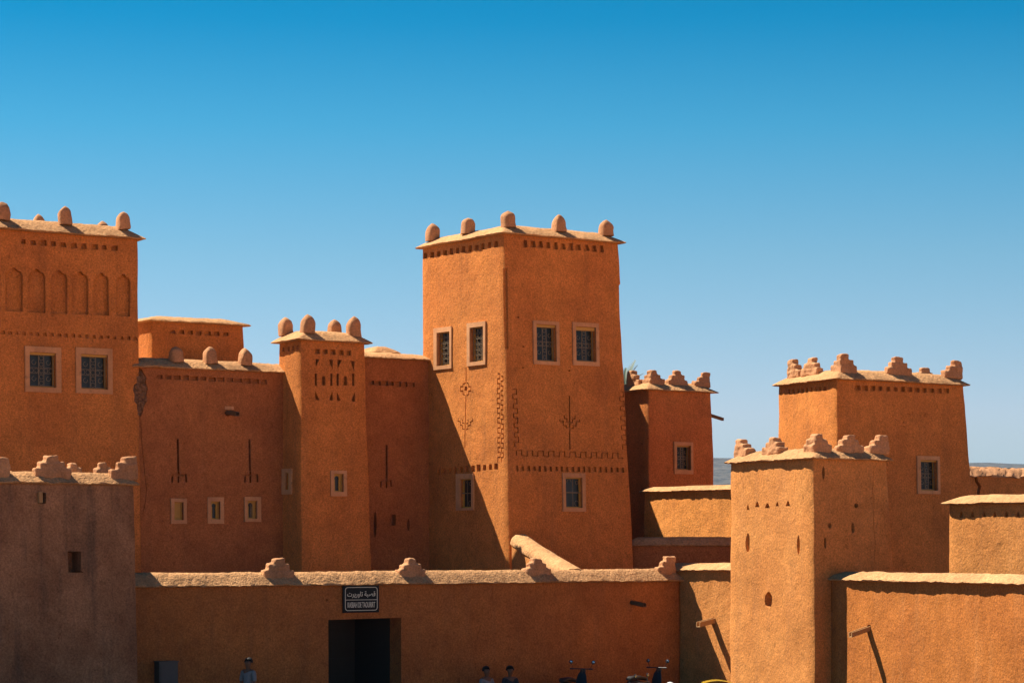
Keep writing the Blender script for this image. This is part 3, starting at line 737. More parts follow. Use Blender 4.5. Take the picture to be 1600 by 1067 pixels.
for s_ in (-1, 1):
    c = 727.4+s_*1.2
    b.cut.line(g, [(c, 671), (c+s_*3, 670), (c+s_*3, 665), (c+s_*6.5, 664), (c+s_*6.5, 659), (c+s_*10, 658), (c+s_*10, 653)], .035, .045)
    b.cut.line(g, [(c, 662), (c+s_*3, 661), (c+s_*3, 655)], .035, .045)
b.finish()
b.domes([(3, 676), (3, 731), (0, 794), (0, 873), (0, 947)], .37, .44)
MT = b
# sloping wall from the tower foot down to the low wall
rp0 = Cmb-V*.02+U*.0
rp1 = along(flat(WS)+V*.35, U, 884); rd = (rp1-rp0).normalized(); Lr = (rp1-rp0).length; rs = Vector((-rd.y, rd.x, 0))
vs = []; fs = []; nseg = 14; prof = [(-.04, -.03), (-.05, .03), (.0, .16), (.12, .24), (.40, .25), (.60, .15), (.70, .03), (.69, -.03)]
for k in range(nseg+1):
    t = k/nseg; base = rp0+rd*(Lr*t); z = 4.34-(.94)*(t**.92)
    for (x, zz) in prof:
        q = Vector((base.x, base.y, 0))+rs*x+Vector((0, 0, z+zz)); q += wob(q, .025, 1.6, 4)+wob(q, .012, 7, 5); vs.append(q)
m_ = len(prof)
for k in range(nseg):
    for i in range(m_): a = k*m_+i; c = k*m_+(i+1) % m_; fs.append((a, c, c+m_, a+m_))
fs.append(tuple(range(m_))); fs.append(tuple(range(nseg*m_, (nseg+1)*m_))[::-1])
rw = thing('sloping_wall', (rp0.x, rp0.y, 0), 'short mud wall sloping down from the main tower foot to the low wall', 'wall')
me_ = mesh(vs, fs); bm = bmesh.new(); bm.from_mesh(me_); me_ = bm_mesh(bm)
link('coping', me_, M['cap'], rw, 60)
bm = bmesh.new(); vs = []
for k in range(9):
    t = k/8; base = rp0+rd*(Lr*t); z = 4.38-.94*(t**.92)
    row = []
    for x, zz in ((0, 0), (.48, 0), (.48, z), (0, z)):
        q = Vector((base.x, base.y, zz))+rs*x; row.append(bm.verts.new(q))
    vs.append(row)
for k in range(8):
    for i in range(4): bm.faces.new((vs[k][i], vs[k][(i+1) % 4], vs[k+1][(i+1) % 4], vs[k+1][i]))
bm.faces.new(vs[0]); bm.faces.new(vs[-1][::-1])
link('wall', bm_mesh(bm), M['tan'], rw, 30)

# ---- linking block hidden behind the main tower (its shadow falls on the walls to the right)
def uv(u, v): return flat(Cm)+U*u+V*v
b = Building('rear_block', 'tall mud block standing behind the main tower', 'house', M['red'], [uv(2.6, 6.6), uv(8.7, 6.6), uv(8.7, 8.2), uv(2.6, 8.2)], [uv(2.6, 6.6), uv(8.7, 6.6), uv(8.7, 8.2), uv(2.6, 8.2)],
             10.75, seed=9, capo=dict(h=.2, over=.1, inset=.4), step=.5)
b.finish()

# ---- right block with stepped merlons
Ck = flat(P(1013, 700, 80.5)); Rk = along(Ck, U, 1112); Rkb = along(Ck-V*.12, U, 1127); Lk = Ck+V*3.2
b = Building('red_house', 'small red mud house with stepped merlons and one window right of the main tower', 'house', M['redbright'], [Ck, Rk, Rk+Lk-Ck, Lk], [Ck-V*.12, Rkb, Rk+Lk-Ck, Lk],
             zat(609, 80.5), seed=10, capo=dict(h=.30, over=.17, inset=.36))
window(b, b.fu, (1052.5, 1082, 690.5, 740.5), (1056.5, 1078.5, 696, 734), lintel=.04)
b.finish()
b.stepped([(3, 987, 'right'), (0, 1019, 'corner'), (0, 1057, 'full'), (0, 1103, 'left')], .86, .45)
sp = spout(b.root, P(1113, 651, Rk.y-.02+.5), U, .45, .12, .1)

# ---- lit garden wall right of main tower
def uw(px, u=7.6): return along(uv(u, 0), V, px)
G1 = uw(1172); G0 = uw(1005)
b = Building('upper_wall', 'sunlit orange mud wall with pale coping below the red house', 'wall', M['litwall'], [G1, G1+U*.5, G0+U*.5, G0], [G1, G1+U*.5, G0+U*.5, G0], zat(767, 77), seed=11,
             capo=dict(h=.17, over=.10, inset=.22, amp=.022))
b.finish()
# ---- ledge wall below it
H0 = flat(P(984, 845, 74.2)); H1 = flat(P(1170, 845, 74.4))
hd = (H1-H0).normalized(); hn = Vector((-hd.y, hd.x, 0))
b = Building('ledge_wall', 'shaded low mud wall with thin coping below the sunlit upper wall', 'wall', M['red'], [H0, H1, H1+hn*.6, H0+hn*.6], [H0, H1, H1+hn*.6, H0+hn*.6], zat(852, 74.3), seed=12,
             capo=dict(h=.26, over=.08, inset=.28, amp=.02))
b.finish()

# ---- side wall joining the low wall and the front right tower
D0_ = flat(WE)+V*0.0+U*.02; D1_ = along(D0_, -V, 1172)
b = Building('side_wall', 'sunlit mud wall with a wooden spout left of the front right tower', 'wall', M['tan'], [D1_, D1_+U*.55, D0_+V*.8+U*.55, D0_+V*.8], [D1_, D1_+U*.55, D0_+V*.8+U*.55, D0_+V*.8], zat(891, 68.5), seed=13,
             capo=dict(h=.21, over=.12, inset=.24, amp=.022))
g = b.fv
b.cut.oval(g, 1114.5, 968, 8, 8, .15)
b.finish()
spout(b.root, g.hit(1114, 972), -U, .52, .19, .10, M['wood_t'], .03)

# ---- front right tower
BLt = flat(P(1141, 720, 67.0)); BLb = flat(P(1138.5, 1000, 66.9))
Ct = flat(P(1270.5, 714, 63.3)); Cbt = flat(P(1273, 1000, 63.1))
Rt_ = along(Ct, U, 1386); Rbt = along(Cbt, U, 1414)
Bt = BLt+(Rt_-Ct); Bb = BLb+(Rbt-Cbt)
b = Building('front_right_tower', 'sunlit tan mud tower with slits and stepped merlons in the right foreground', 'tower', M['tan'], [Ct, Rt_, Bt, BLt], [Cbt, Rbt, Bb, BLb], zat(716, 63.3), seed=14, amp=.03, r=.1,
             capo=dict(h=.30, over=.12, inset=.40, amp=.03))
f = b.fu; g = b.fv
for x, y, w_, h_ in ((1168, 792, 4, 8), (1182.5, 787.5, 7.5, 9), (1198.7, 789.5, 8, 8), (1214.5, 787, 5, 7), (1231, 786, 7, 9)):
    b.cut.poly(g, [(x-w_/2, y+h_/2), (x-w_/5, y-h_/4), (x, y-h_/2), (x+w_/4, y-h_/4), (x+w_/2, y+h_/2)][::-1][::-1], .09)
b.cut.oval(g, 1168, 848, 7.5, 35, .09); b.cut.oval(g, 1247.5, 851, 5.5, 36, .09); b.cut.oval(g, 1199.5, 937, 14, 27, .35, 14)
b.cut.oval(f, 1287, 738.5, 5, 23, .2); b.cut.oval(f, 1338, 789.5, 7, 9, .3); b.cut.oval(f, 1296.5, 821, 6, 10, .15)
b.cut.oval(f, 1332.5, 825, 6, 19, .2); b.cut.oval(f, 1289, 848, 4.5, 20, .15)
b.cut.crack(f, 1364, 735, 1367, 880, .014, 9, 1.0); b.cut.crack(g, 1244, 738, 1242, 768, .014, 5, 1.5); b.cut.crack(g, 1158, 735, 1162, 762, .012, 4, 1.5)
b.finish()
b.stepped([(3, 1158, 'right'), (3, 1211, 'full'), (0, 1275, 'corner'), (0, 1326, 'full'), (0, 1378, 'left')], .86, .40, .3)
FT = b

# ---- right front wall
E0 = along(flat(Cbt), U, 1303)+V*.15; E1 = flat(P(1640, 1000, 56)); ed = (E1-E0).normalized(); E1 = E1+ed*9; en = Vector((-ed.y, ed.x, 0))
b = Building('front_wall', 'long sunlit mud wall with wooden spout running right from the front tower', 'wall', M['frontwall'], [E0, E1, E1+en*.5, E0+en*.5], [E0-en*.05, E1-en*.05, E1+en*.5, E0+en*.5], 3.42, seed=15, amp=.03,
             capo=dict(h=.22, over=.13, inset=.23, amp=.03))
f = b.fu
b.cut.oval(f, 1357.5, 979, 8, 9, .15)
b.cut.crack(f, 1360, 1004, 1361, 1085, .016, 8, 1.8)
b.finish()
spout(b.root, f.hit(1357, 984), f.n, .55, .16, .15, M['wood_t'], .03)

# ---- right rear tower
Ce = flat(P(1308, 594, 72)); Re = along(Ce, U, 1506.5); vd = Vector((-.4, .917, 0)); Le = along(Ce, vd, 1215.5)
Ceb = flat(P(1308, 890, 71.7)); Reb = along(Ceb, U, 1545); Leb = along(Ceb, vd, 1211)
b = Building('right_rear_tower', 'broad orange mud tower with six stepped merlons behind the front right tower', 'tower', M['orange'], [Ce, Re, Re+Le-Ce, Le], [Ceb, Reb, Reb+Leb-Ceb, Leb], zat(592, 72), seed=16, amp=.022,
             capo=dict(h=.34, over=.15, inset=.42))
f = b.fu; g = b.fv
b.cut.row(f, 1341, 606, 1479, 611, 13, 8.5, 7, .11, .95, .7)
b.cut.row(g, 1233, 611.5, 1288, 607, 9, 4, 7, .11, .9, .4)
for q_ in range(22): b.cut.oval(f, random.gauss(1412, 22), random.gauss(648, 9), random.uniform(1.6, 3.6), random.uniform(1.4, 3), .04, 7)
window(b, f, (1432, 1467.5, 712.5, 771.5), (1437.5, 1464, 718.5, 766), lintel=.05)
b.finish()
b.stepped([(3, 1238, 'right'), (3, 1269, 'full'), (0, 1316, 'corner'), (0, 1403, 'full'), (2, 1443, 'full'), (0, 1496, 'left')], .98, .47)

# ---- right edge house
K0 = flat(P(1481, 800, 66)); K1 = K0-V*15
b = Building('right_edge_house', 'low sunlit mud house with pale coping and triangular holes at the right edge', 'house', M['tan'], [K1, K1+U*3, K0+U*3, K0], [K1, K1+U*3, K0+U*3, K0], zat(787, 66), seed=17,
             capo=dict(h=.24, over=.14, inset=.4, amp=.02))
g = b.fv
for i, x in enumerate((1501.5, 1519.5, 1537.6, 1554.6, 1572.4, 1590.4, 1608, 1626)):
    b.cut.poly(g, [(x-3.2, 807.8), (x-1, 799.5), (x+1, 799.5), (x+3.2, 807.8)], .2)
b.finish()
# ---- far crumbling wall
X0 = flat(P(1490, 740, 86)); X1 = X0+U*26
b = Building('crumbling_wall', 'distant mud wall with rough crumbling top at the right edge', 'wall', M['orange'], [X0, X1, X1+V*.9, X0+V*.9], [X0, X1, X1+V*.9, X0+V*.9], zat(744.5, 87), seed=18, amp=.03,
             capo=dict(h=.34, over=.06, inset=.42, amp=.07, step=.1, rough=1.3), capmat=M['cap2'])
b.cut.line(b.fu, [(1524, 740), (1526, 752), (1531, 760), (1529, 768), (1530, 790)], .13, .3)
b.finish()

# =================================================================== AIR, PALM, LIFE IN THE STREET
bm = bmesh.new(); bmesh.ops.create_cube(bm, size=1)
for v in bm.verts: v.co = Vector((v.co.x*31000, (v.co.y+.5)*10500-300, (v.co.z+.5)*330-8))
hm = bpy.data.materials.new('pale_air'); hm.use_nodes = True; nt = hm.node_tree; nt.nodes.clear()
pv = nt.nodes.new('ShaderNodeVolumePrincipled'); pv.inputs['Color'].default_value = (.22, .56, 1, 1); pv.inputs['Density'].default_value = 4.5e-5; pv.inputs['Anisotropy'].default_value = .2
mo = nt.nodes.new('ShaderNodeOutputMaterial'); nt.links.new(pv.outputs[0], mo.inputs['Volume'])
hz = link('haze', bm_mesh(bm), hm, None, 0); tag(hz, 'thin blue haze over the plain in front of the hills', None, None, 'stuff')

# ---- palm behind the main tower
pr = thing('palm_tree', (P(964, 600, 92).x, 92, 0), 'palm tree whose fronds show behind the red house beside the main tower', 'palm tree')
bp_ = Vector((P(964, 600, 92).x, 92, 0)); th = zat(622, 92)
bm = bmesh.new(); vs = []; m = 12; nr = 60
for j in range(nr+1):
    t = j/nr; r = (.24-.07*t)*(1+.10*(j % 2)); z = th*t
    vs.append([bm.verts.new((bp_.x+r*math.cos(2*math.pi*i/m)+.25*t*t, bp_.y+r*math.sin(2*math.pi*i/m), z)) for i in range(m)])
for j in range(nr):
    for i in range(m): bm.faces.new((vs[j][i], vs[j][(i+1) % m], vs[j+1][(i+1) % m], vs[j+1][i]))
bm.faces.new(vs[0][::-1]); bm.faces.new(vs[-1])
link('trunk', bm_mesh(bm), M['wood_b'], pr, 30)
M['frond'] = plain('palm_frond_green', (.055, .095, .045), .6)
bm = bmesh.new(); ct = bp_+Vector((.25, 0, th))
for k in range(34):
    az = 2*math.pi*k/34*2.4+random.uniform(-.2, .2); el = math.radians(random.uniform(-25, 80)); L = random.uniform(1.2, 1.7)
    prev = None; p = ct.copy(); d = Vector((math.cos(az)*math.cos(el), math.sin(az)*math.cos(el), math.sin(el)))
    for j in range(14):
        q = p+d*(L/14); side = d.cross(Vector((0, 0, 1))).normalized() if abs(d.z) < .99 else Vector((1, 0, 0))
        up = side.cross(d).normalized()
        a_ = [bm.verts.new(p-side*.012), bm.verts.new(p+side*.012), bm.verts.new(q+side*.01), bm.verts.new(q-side*.01)]; bm.faces.new(a_)
        ll = .30*math.sin(math.pi*(j+1.5)/16)
        for s_ in (-1, 1):
            for h_ in (0, .5):
                b0_ = p.lerp(q, h_); tip = b0_+(side*s_*.75+d*.75+up*.18).normalized()*ll*random.uniform(.85, 1.1)
                bm.faces.new([bm.verts.new(b0_-d*.03), bm.verts.new(b0_+d*.03), bm.verts.new(tip)])
        p = q; d = (d+Vector((0, 0, -.085))).normalized()
bm2 = bpy.data.meshes.new('m'); bm.to_mesh(bm2); bm.free(); link('crown', bm2, M['frond'], pr, 0)

# ---- people
M['skin'] = plain('brown_skin', (.20, .095, .05), .6); M['hair'] = plain('black_hair', (.012, .010, .009), .7)
M['greycloth'] = plain('pale_grey_cotton', (.26, .25, .25), .9); M['darkcloth'] = plain('dark_cloth', (.03, .035, .045), .9); M['bluecloth'] = plain('blue_grey_cloth', (.10, .13, .18), .9)
def skinned(name, pts, edges, radii, mat, parent, sub=2, sm=60):
    me = bpy.data.meshes.new('m'); me.from_pydata([tuple(p) for p in pts], edges, []); o = bpy.data.objects.new('t', me); COL.objects.link(o)
    md = o.modifiers.new('s', 'SKIN'); md.use_smooth_shade = True; md.branch_smoothing = .6
    for v, r in zip(me.skin_vertices[0].data, radii): v.radius = (r, r) if not isinstance(r, tuple) else r
    me.skin_vertices[0].data[0].use_root = True
    sb = o.modifiers.new('b', 'SUBSURF'); sb.levels = sub
    dg = bpy.context.evaluated_depsgraph_get(); dg.update(); out = bpy.data.meshes.new_from_object(o.evaluated_get(dg)); bpy.data.objects.remove(o)
    return link(name, out, mat, parent, sm)
def person(x, y, hgt, face_deg, label, top, bottom, arms=(.0, .0), swing=.0, z0=.0, seat=None):
    root = thing('person', (x, y, z0), label, 'person'); a = math.radians(face_deg); k = hgt/1.75
    fx, sx_ = Vector((math.cos(a), math.sin(a), 0)), Vector((-math.sin(a), math.cos(a), 0))
    base = Vector((x, y, z0)); dz = 0 if seat is None else (seat+.10)/k-.95
    W = lambda f_, s_, z: base+fx*(f_*k)+sx_*(s_*k)+Vector((0, 0, (z+dz)*k))
    G = lambda f_, s_, z: base+fx*(f_*k)+sx_*(s_*k)+Vector((0, 0, z*k))
    pts, ed, rad = [], [], []
    def add(p, r, par=None):
        pts.append(p); rad.append(r*k if not isinstance(r, tuple) else (r[0]*k, r[1]*k))
        if par is not None: ed.append((par, len(pts)-1))
        return len(pts)-1
    pel = add(W(0, 0, .95), (.13, .115)); ab = add(W(.01, 0, 1.10), (.125, .105), pel); ch = add(W(.01, 0, 1.28), (.15, .12), ab); cl = add(W(0, 0, 1.41), (.12, .09), ch)
    nk = add(W(.0, 0, 1.48), .068, cl); jw = add(W(.03, 0, 1.555), .095, nk); hd = add(W(.012, 0, 1.635), .122, jw); tp = add(W(0, 0, 1.695), .095, hd)
    nose = add(W(.115, 0, 1.62), .014, hd)
    for s_ in (-1, 1):
        ear = add(W(.0, s_*.088, 1.63), .016, hd)
        if seat is None: K_, A_, F_ = W(.02+swing*s_*.5, s_*.10, .50), W(-.02+swing*s_, s_*.11, .10), W(.13+swing*s_, s_*.12, .035)
        else: K_, A_, F_ = G(.42, s_*.13, .46), G(.40, s_*.13, .10), G(.54, s_*.14, .035)
        hp = add(W(.05 if seat else 0, s_*.09, .92 if seat else .88), .09, pel); kn = add(K_, .058, hp); an = add(A_, .038, kn); ft = add(F_, .034, an)
        ar = arms[0 if s_ < 0 else 1]
        sh = add(W(0, s_*.18, 1.39), .058, cl); el_ = add(W(-.02+ar*.12, s_*.235, 1.11), .042, sh); wr = add(W(.05+ar*.3, s_*.24, .88+ar*.12), .026, el_)
        pm = add(W(.07+ar*.38, s_*.238, .80+ar*.14), (.018, .034), wr)
        for q in range(4):
            o_ = -.026+.0175*q; l = (.055, .066, .062, .05)[q]
            f1 = add(W(.075+ar*.4+o_, s_*.236, .755+ar*.14), .0085, pm); f2 = add(W(.082+ar*.4+o_*1.1, s_*.228, .755-l*.55+ar*.14), .0075, f1); add(W(.085+ar*.4+o_*1.1, s_*.215, .755-l+ar*.14), .006, f2)
        t1 = add(W(.105+ar*.4, s_*.225, .80+ar*.14), .010, pm); add(W(.118+ar*.4, s_*.215, .765+ar*.14), .008, t1)
    skinned('body', pts, ed, rad, M['skin'], root)
    # shirt and trousers follow the same skeleton, a little larger
    def sub(idx, grow, name, mat):
        mp = {i: n_ for n_, i in enumerate(idx)}
        e2 = [(mp[a_], mp[b_]) for a_, b_ in ed if a_ in mp and b_ in mp]
        r2 = [(rad[i][0]+grow, rad[i][1]+grow) if isinstance(rad[i], tuple) else rad[i]+grow for i in idx]
        skinned(name, [pts[i] for i in idx], e2, r2, mat, root)
    L0 = 9; per = (len(pts)-9)//2
    sh_ = [pel, ab, ch, cl]; tr_ = [pel]
    for q in (0, 1):
        b_ = L0+per*q; tr_ += [b_+1, b_+2, b_+3]; sh_ += [b_+5, b_+6]
    sub(sh_, .016, 'shirt', top); sub(tr_, .016, 'trousers', bottom)
    bmh = bmesh.new(); bmesh.ops.create_uvsphere(bmh, u_segments=16, v_segments=10, radius=1, matrix=Matrix.Translation(W(-.015, 0, 1.66)) @ Matrix.Diagonal((.118*k, .112*k, .115*k, 1)))
    bmesh.ops.delete(bmh, geom=[v for v in bmh.verts if v.co.z < (W(0, 0, 1.60).z) or ((v.co-W(0, 0, 1.66)).dot(fx) > .05*k and v.co.z < W(0, 0, 1.70).z)], context='VERTS')
    for v in bmh.verts: v.co += wob(v.co, .006, 30, 2)
    link('hair', bm_mesh(bmh), M['hair'], root, 60)
    for s_ in (-1, 1):
        bme = bmesh.new(); bmesh.ops.create_uvsphere(bme, u_segments=8, v_segments=6, radius=.011*k, matrix=Matrix.Translation(W(.088, s_*.032, 1.645))); link('eye', bm_mesh(bme), M['hair'], root, 60)
    return root
def by_wall(px, d):
    p = along(flat(W0)-V*d, U, px); return p
pp = by_wall(388, 1.3); person(pp.x, pp.y, 1.56, -120, 'dark-haired person in a pale grey shirt standing by the low wall left of the gateway', M['greycloth'], M['darkcloth'], (.2, .5), .10, .02)
bx_ = by_wall(779, .75); br_ = thing('bench', (bx_.x, bx_.y, .02), 'low wooden bench against the low wall under two seated people', 'bench')
bf = Face((bx_.x, bx_.y, .02), U, (0, 0, 1))
bm = bmesh.new()
for q in range(3): box_on(bm, bf, -.85, .85, .26, .30, .20-.14*q, .08-.14*q)
link('seat', bm_mesh(bm), M['wood_b'], br_, 30)
for sx in (-.7, .64):
    for o_ in (.18, -.14): bm = bmesh.new(); box_on(bm, bf, sx, sx+.06, 0, .258, o_, o_-.06); link('leg', bm_mesh(bm), M['wood_b'], br_, 30)
pp = by_wall(760, .80); person(pp.x, pp.y, 1.62, -50, 'black-haired seated person in a white top right of the gateway', M['greycloth'], M['darkcloth'], (.5, .5), 0, .02, .29)
pp = by_wall(797, .80); person(pp.x, pp.y, 1.60, -70, 'seated person in dark clothes beside the one in a white top', M['darkcloth'], M['bluecloth'], (.5, .4), 0, .02, .29)

# ---- scooters along the wall
M['tyre'] = plain('black_rubber', (.015, .015, .015), .8); M['steel'] = plain('dull_steel', (.06, .06, .06), .5, .3); M['mirror'] = plain('mirror_glass', (.35, .45, .55), .15, .9, .02)
M['scooter'] = plain('dark_paint', (.014, .018, .022), .6); M['seatblack'] = plain('black_vinyl', (.015, .015, .016), .5)
def torus(R_, r, mat4, bm, n=24, m=8):
    vs = [[bm.verts.new(mat4 @ Vector(((R_+r*math.cos(2*math.pi*j/m))*math.cos(2*math.pi*i/n), r*math.sin(2*math.pi*j/m), (R_+r*math.cos(2*math.pi*j/m))*math.sin(2*math.pi*i/n)))) for j in range(m)] for i in range(n)]
    for i in range(n):
        for j in range(m): bm.faces.new((vs[i][j], vs[i][(j+1) % m], vs[(i+1) % n][(j+1) % m], vs[(i+1) % n][j]))
def tube(bm, p0, p1, r0, r1=None, m=8):
    p0, p1 = Vector(p0), Vector(p1); r1 = r0 if r1 is None else r1; d = (p1-p0).normalized(); a_ = d.orthogonal().normalized(); b_ = d.cross(a_)
    A = [bm.verts.new(p0+(a_*math.cos(2*math.pi*i/m)+b_*math.sin(2*math.pi*i/m))*r0) for i in range(m)]; B = [bm.verts.new(p1+(a_*math.cos(2*math.pi*i/m)+b_*math.sin(2*math.pi*i/m))*r1) for i in range(m)]
    for i in range(m): bm.faces.new((A[i], A[(i+1) % m], B[(i+1) % m], B[i]))
    bm.faces.new(A[::-1]); bm.faces.new(B)
def lump(bm, sections):
    """loft of rounded sections (x, zc, half width, half height)"""
    m = 12; R0 = []
    for x, zc, w_, h_ in sections:
        R0.append([bm.verts.new((x, w_*math.copysign(abs(math.cos(2*math.pi*i/m))**.7, math.cos(2*math.pi*i/m)), zc+h_*math.copysign(abs(math.sin(2*math.pi*i/m))**.7, math.sin(2*math.pi*i/m)))) for i in range(m)])
    for a_, b_ in zip(R0[:-1], R0[1:]):
        for i in range(m): bm.faces.new((a_[i], a_[(i+1) % m], b_[(i+1) % m], b_[i]))
    bm.faces.new(R0[0][::-1]); bm.faces.new(R0[-1])
def scooter(label):
    r = thing('scooter', (0, 0, 0), label, 'scooter', 'scooters parked below the low wall')
    I4 = Matrix.Identity(4)
    for x in (.62, -.62):
        bm = bmesh.new(); torus(.19, .05, Matrix.Translation((x, 0, .24)), bm); t_ = link('wheel', bm_mesh(bm), M['tyre'], r, 60)
        bm = bmesh.new(); torus(.135, .018, Matrix.Translation((x, 0, .24)), bm); tube(bm, (x, -.05, .24), (x, .05, .24), .03)
        for q in range(5): a_ = q*2*math.pi/5; tube(bm, (x, 0, .24), (x+.13*math.cos(a_), 0, .24+.13*math.sin(a_)), .012)
        link('rim', bm_mesh(bm), M['steel'], t_, 60)
    bm = bmesh.new(); lump(bm, [(-.86, .62, .05, .04), (-.72, .60, .13, .11), (-.45, .54, .16, .17), (-.15, .46, .14, .17), (-.05, .34, .13, .07), (.22, .31, .14, .05), (.36, .40, .15, .10), (.42, .58, .17, .16), (.47, .78, .13, .12), (.50, .90, .07, .05)])
    link('body', bm_mesh(bm), M['scooter'], r, 50)
    bm = bmesh.new(); lump(bm, [(-.82, .74, .08, .03), (-.7, .77, .13, .05), (-.4, .77, .14, .055), (-.12, .73, .11, .045), (-.04, .70, .06, .03)]); link('seat', bm_mesh(bm), M['seatblack'], r, 50)
    bm = bmesh.new(); tube(bm, (.60, 0, .26), (.46, 0, .98), .025); tube(bm, (.44, -.33, 1.0), (.44, .33, 1.0), .014)
    for s_ in (-1, 1): tube(bm, (.43, s_*.33, 1.0), (.42, s_*.22, 1.0), .02)
    link('handlebar', bm_mesh(bm), M['steel'], r, 50)
    bm = bmesh.new(); bmesh.ops.create_uvsphere(bm, u_segments=14, v_segments=8, radius=.085, matrix=Matrix.Translation((.53, 0, .93)) @ Matrix.Diagonal((.6, 1, 1, 1))); link('headlight', bm_mesh(bm), M['steel'], r, 60)
    bm = bmesh.new(); torus(.2, .045, Matrix.Translation((.62, 0, .27)) @ Matrix.Diagonal((1.1, 1.2, 1.1, 1)), bm); bmesh.ops.delete(bm, geom=[v for v in bm.verts if v.co.z < .36], context='VERTS'); link('mudguard', bm_mesh(bm), M['scooter'], r, 60)
    for s_ in (-1, 1):
        bm = bmesh.new(); tube(bm, (.44, s_*.24, 1.0), (.47, s_*.31, 1.13), .006)
        bmesh.ops.create_uvsphere(bm, u_segments=14, v_segments=8, radius=1, matrix=Matrix.Translation((.475, s_*.325, 1.175)) @ Matrix.Diagonal((.018, .062, .05, 1))); mm = link('mirror', bm_mesh(bm), M['tyre'], r, 60)
        bm = bmesh.new(); bmesh.ops.create_uvsphere(bm, u_segments=14, v_segments=8, radius=1, matrix=Matrix.Translation((.462, s_*.325, 1.175)) @ Matrix.Diagonal((.008, .052, .041, 1))); link('mirror_glass', bm_mesh(bm), M['mirror'], mm, 60)
    return r
def copy_tree(o, parent=None):
    c = o.copy(); COL.objects.link(c)
    if parent: c.parent = parent
    for ch_ in [q for q in bpy.data.objects if q.parent == o]: copy_tree(ch_, c)
    return c
sc0 = scooter('dark scooter with a round mirror, farthest left of the parked scooters')
spots = [(927, 66.0, 64, None), (1043, 66.6, 50, 'dark scooter whose round mirror shows closest to the sunlit side wall'), (1030, 59.6, 150, 'dark scooter carrying a white helmet on its seat')]
for i, (px, Y, dg_, lb) in enumerate(spots):
    o = sc0 if i == 0 else copy_tree(sc0)
    a_ = math.radians(dg_); c_, s_ = math.cos(a_), math.sin(a_)
    mx_, my_ = (.475*c_+.325*s_, .475*s_-.325*c_) if i < 2 else (0, 0)
    q = P(px, 1040, Y); o.location = (q.x-mx_, Y-my_, -.01+.031 if i < 2 else .008); o.rotation_euler = (0, 0, a_)
    if lb: o['label'] = lb
    if i == 2: hx = Vector((q.x+c_*-.42, Y+s_*-.42, .80))
hx.x = P(1047, 1000, hx.y).x
hr = thing('helmet', (hx.x, hx.y, hx.z+.02), 'shiny white helmet resting on a dark scooter seat at the bottom edge', 'helmet')
bm = bmesh.new(); bmesh.ops.create_uvsphere(bm, u_segments=24, v_segments=16, radius=.125, matrix=Matrix.Translation(hx+Vector((0, 0, .13))) @ Matrix.Diagonal((1, 1.05, 1, 1)))
bmesh.ops.delete(bm, geom=[v for v in bm.verts if v.co.z < hx.z+.04], context='VERTS'); link('shell', bm_mesh(bm), plain('glossy_white_plastic', (.8, .8, .78), .2, noise_amt=.02), hr, 60)
bm = bmesh.new(); torus(.118, .012, Matrix.Translation(hx+Vector((0, 0, .045))) @ Matrix.Rotation(math.pi/2, 4, 'X'), bm); link('rim', bm_mesh(bm), M['tyre'], hr, 60)
bm = bmesh.new(); bmesh.ops.create_uvsphere(bm, u_segments=24, v_segments=16, radius=.129, matrix=Matrix.Translation(hx+Vector((0, 0, .13))))
bmesh.ops.delete(bm, geom=[v for v in bm.verts if not (hx.z+.07 < v.co.z < hx.z+.17 and v.co.y < hx.y-.03)], context='VERTS'); link('visor', bm_mesh(bm), M['glass'], hr, 60)

# ---- grey cabinet against the low wall
lf = low.fu; ca0, ca1 = lf.loc(238, 1040)[0]+.03, lf.loc(269, 1040)[0]; ctop = zat(1033, 59.9)-zlw
cr_ = thing('utility_cabinet', flat(lf.pt((ca0+ca1)/2, 0, .2))+Vector((0, 0, .02)), 'pale grey utility cabinet standing against the low wall beside the weathered house', 'cabinet')
M['cabinet'] = plain('pale_grey_enamel', (.12, .105, .09), .8)
bm = bmesh.new(); box_on(bm, lf, ca0, ca1, -zlw+.20, ctop-.03, .31, .05); link('body', bm_mesh(bm), M['cabinet'], cr_, 30)
bm = bmesh.new(); box_on(bm, lf, ca0-.02, ca1+.02, ctop-.03, ctop, .34, .045); link('lid', bm_mesh(bm), M['cabinet'], cr_, 30)
bm = bmesh.new(); box_on(bm, lf, ca0+.03, ca1-.03, -zlw+.26, ctop-.07, .322, .311); dd_ = link('door', bm_mesh(bm), M['cabinet'], cr_, 30)
bm = bmesh.new(); box_on(bm, lf, ca0+.07, ca0+.10, -zlw+.75, -zlw+.87, .345, .323); link('handle', bm_mesh(bm), M['steel'], dd_, 30)
bm = bmesh.new(); box_on(bm, lf, ca0-.01, ca1+.01, -zlw+.022, -zlw+.20, .33, .045); link('plinth', bm_mesh(bm), M['paving'], cr_, 30)

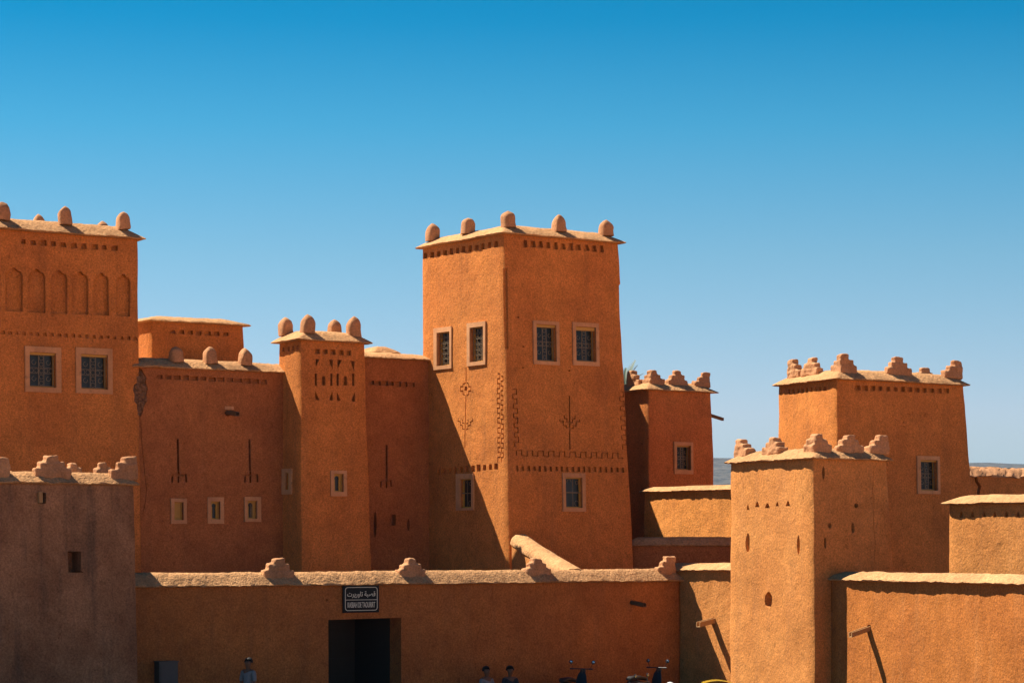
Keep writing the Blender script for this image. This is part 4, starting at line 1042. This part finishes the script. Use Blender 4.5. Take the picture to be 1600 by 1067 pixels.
# ---- yellow bin at the foot of the side wall
q = P(1124, 1060, 60.2); yr = thing('wheeled_bin', (q.x, 60.2, .008), 'bright yellow bin with a curved lid in front of the front right tower', 'bin')
M['yellow'] = plain('yellow_plastic', (.75, .47, .03), .35, noise_amt=.06); B0 = Vector((q.x, 60.2, 0))
def bxw(bm, x0, x1, y0, y1, z0, z1, tp=1.0):
    vs = [bm.verts.new(B0+Vector((x*(tp if z == z1 else 1), y*(tp if z == z1 else 1), z))) for z in (z0, z1) for x, y in ((x0, y0), (x1, y0), (x1, y1), (x0, y1))]
    for f_ in ((3, 2, 1, 0), (4, 5, 6, 7), (0, 1, 5, 4), (1, 2, 6, 5), (2, 3, 7, 6), (3, 0, 4, 7)): bm.faces.new([vs[i] for i in f_])
bm = bmesh.new(); bxw(bm, -.33, .33, -.27, .27, .10, .90, 1.16); bmesh.ops.bevel(bm, geom=bm.edges[:], offset=.03, segments=2, affect='EDGES'); link('body', bm_mesh(bm), M['yellow'], yr, 40)
bm = bmesh.new(); nn = 12; rows = []
for y in (-.33, .33):
    rows.append([bm.verts.new(B0+Vector((-.415+.83*i/nn, y, .90+.15*math.sin(math.pi*min(1, .12+.88*i/nn*1.0))**.6))) for i in range(nn+1)])
for i in range(nn): bm.faces.new((rows[0][i], rows[0][i+1], rows[1][i+1], rows[1][i]))
for r_ in rows: pass
ge = bmesh.ops.solidify(bm, geom=bm.faces[:], thickness=.03); lid = link('lid', bm_mesh(bm), M['yellow'], yr, 50)
bm = bmesh.new(); tube(bm, B0+Vector((-.25, .36, .93)), B0+Vector((.25, .36, .93)), .016); link('handle', bm_mesh(bm), M['tyre'], yr, 50)
for sx in (-1, 1):
    bm = bmesh.new(); torus(.075, .028, Matrix.Translation(B0+Vector((sx*.24, .27, .105))) @ Matrix.Rotation(math.pi/2, 4, 'Z'), bm, 16, 6); tube(bm, B0+Vector((sx*.24-.02, .27, .105)), B0+Vector((sx*.24+.02, .27, .105)), .06); link('wheel', bm_mesh(bm), M['tyre'], yr, 50)
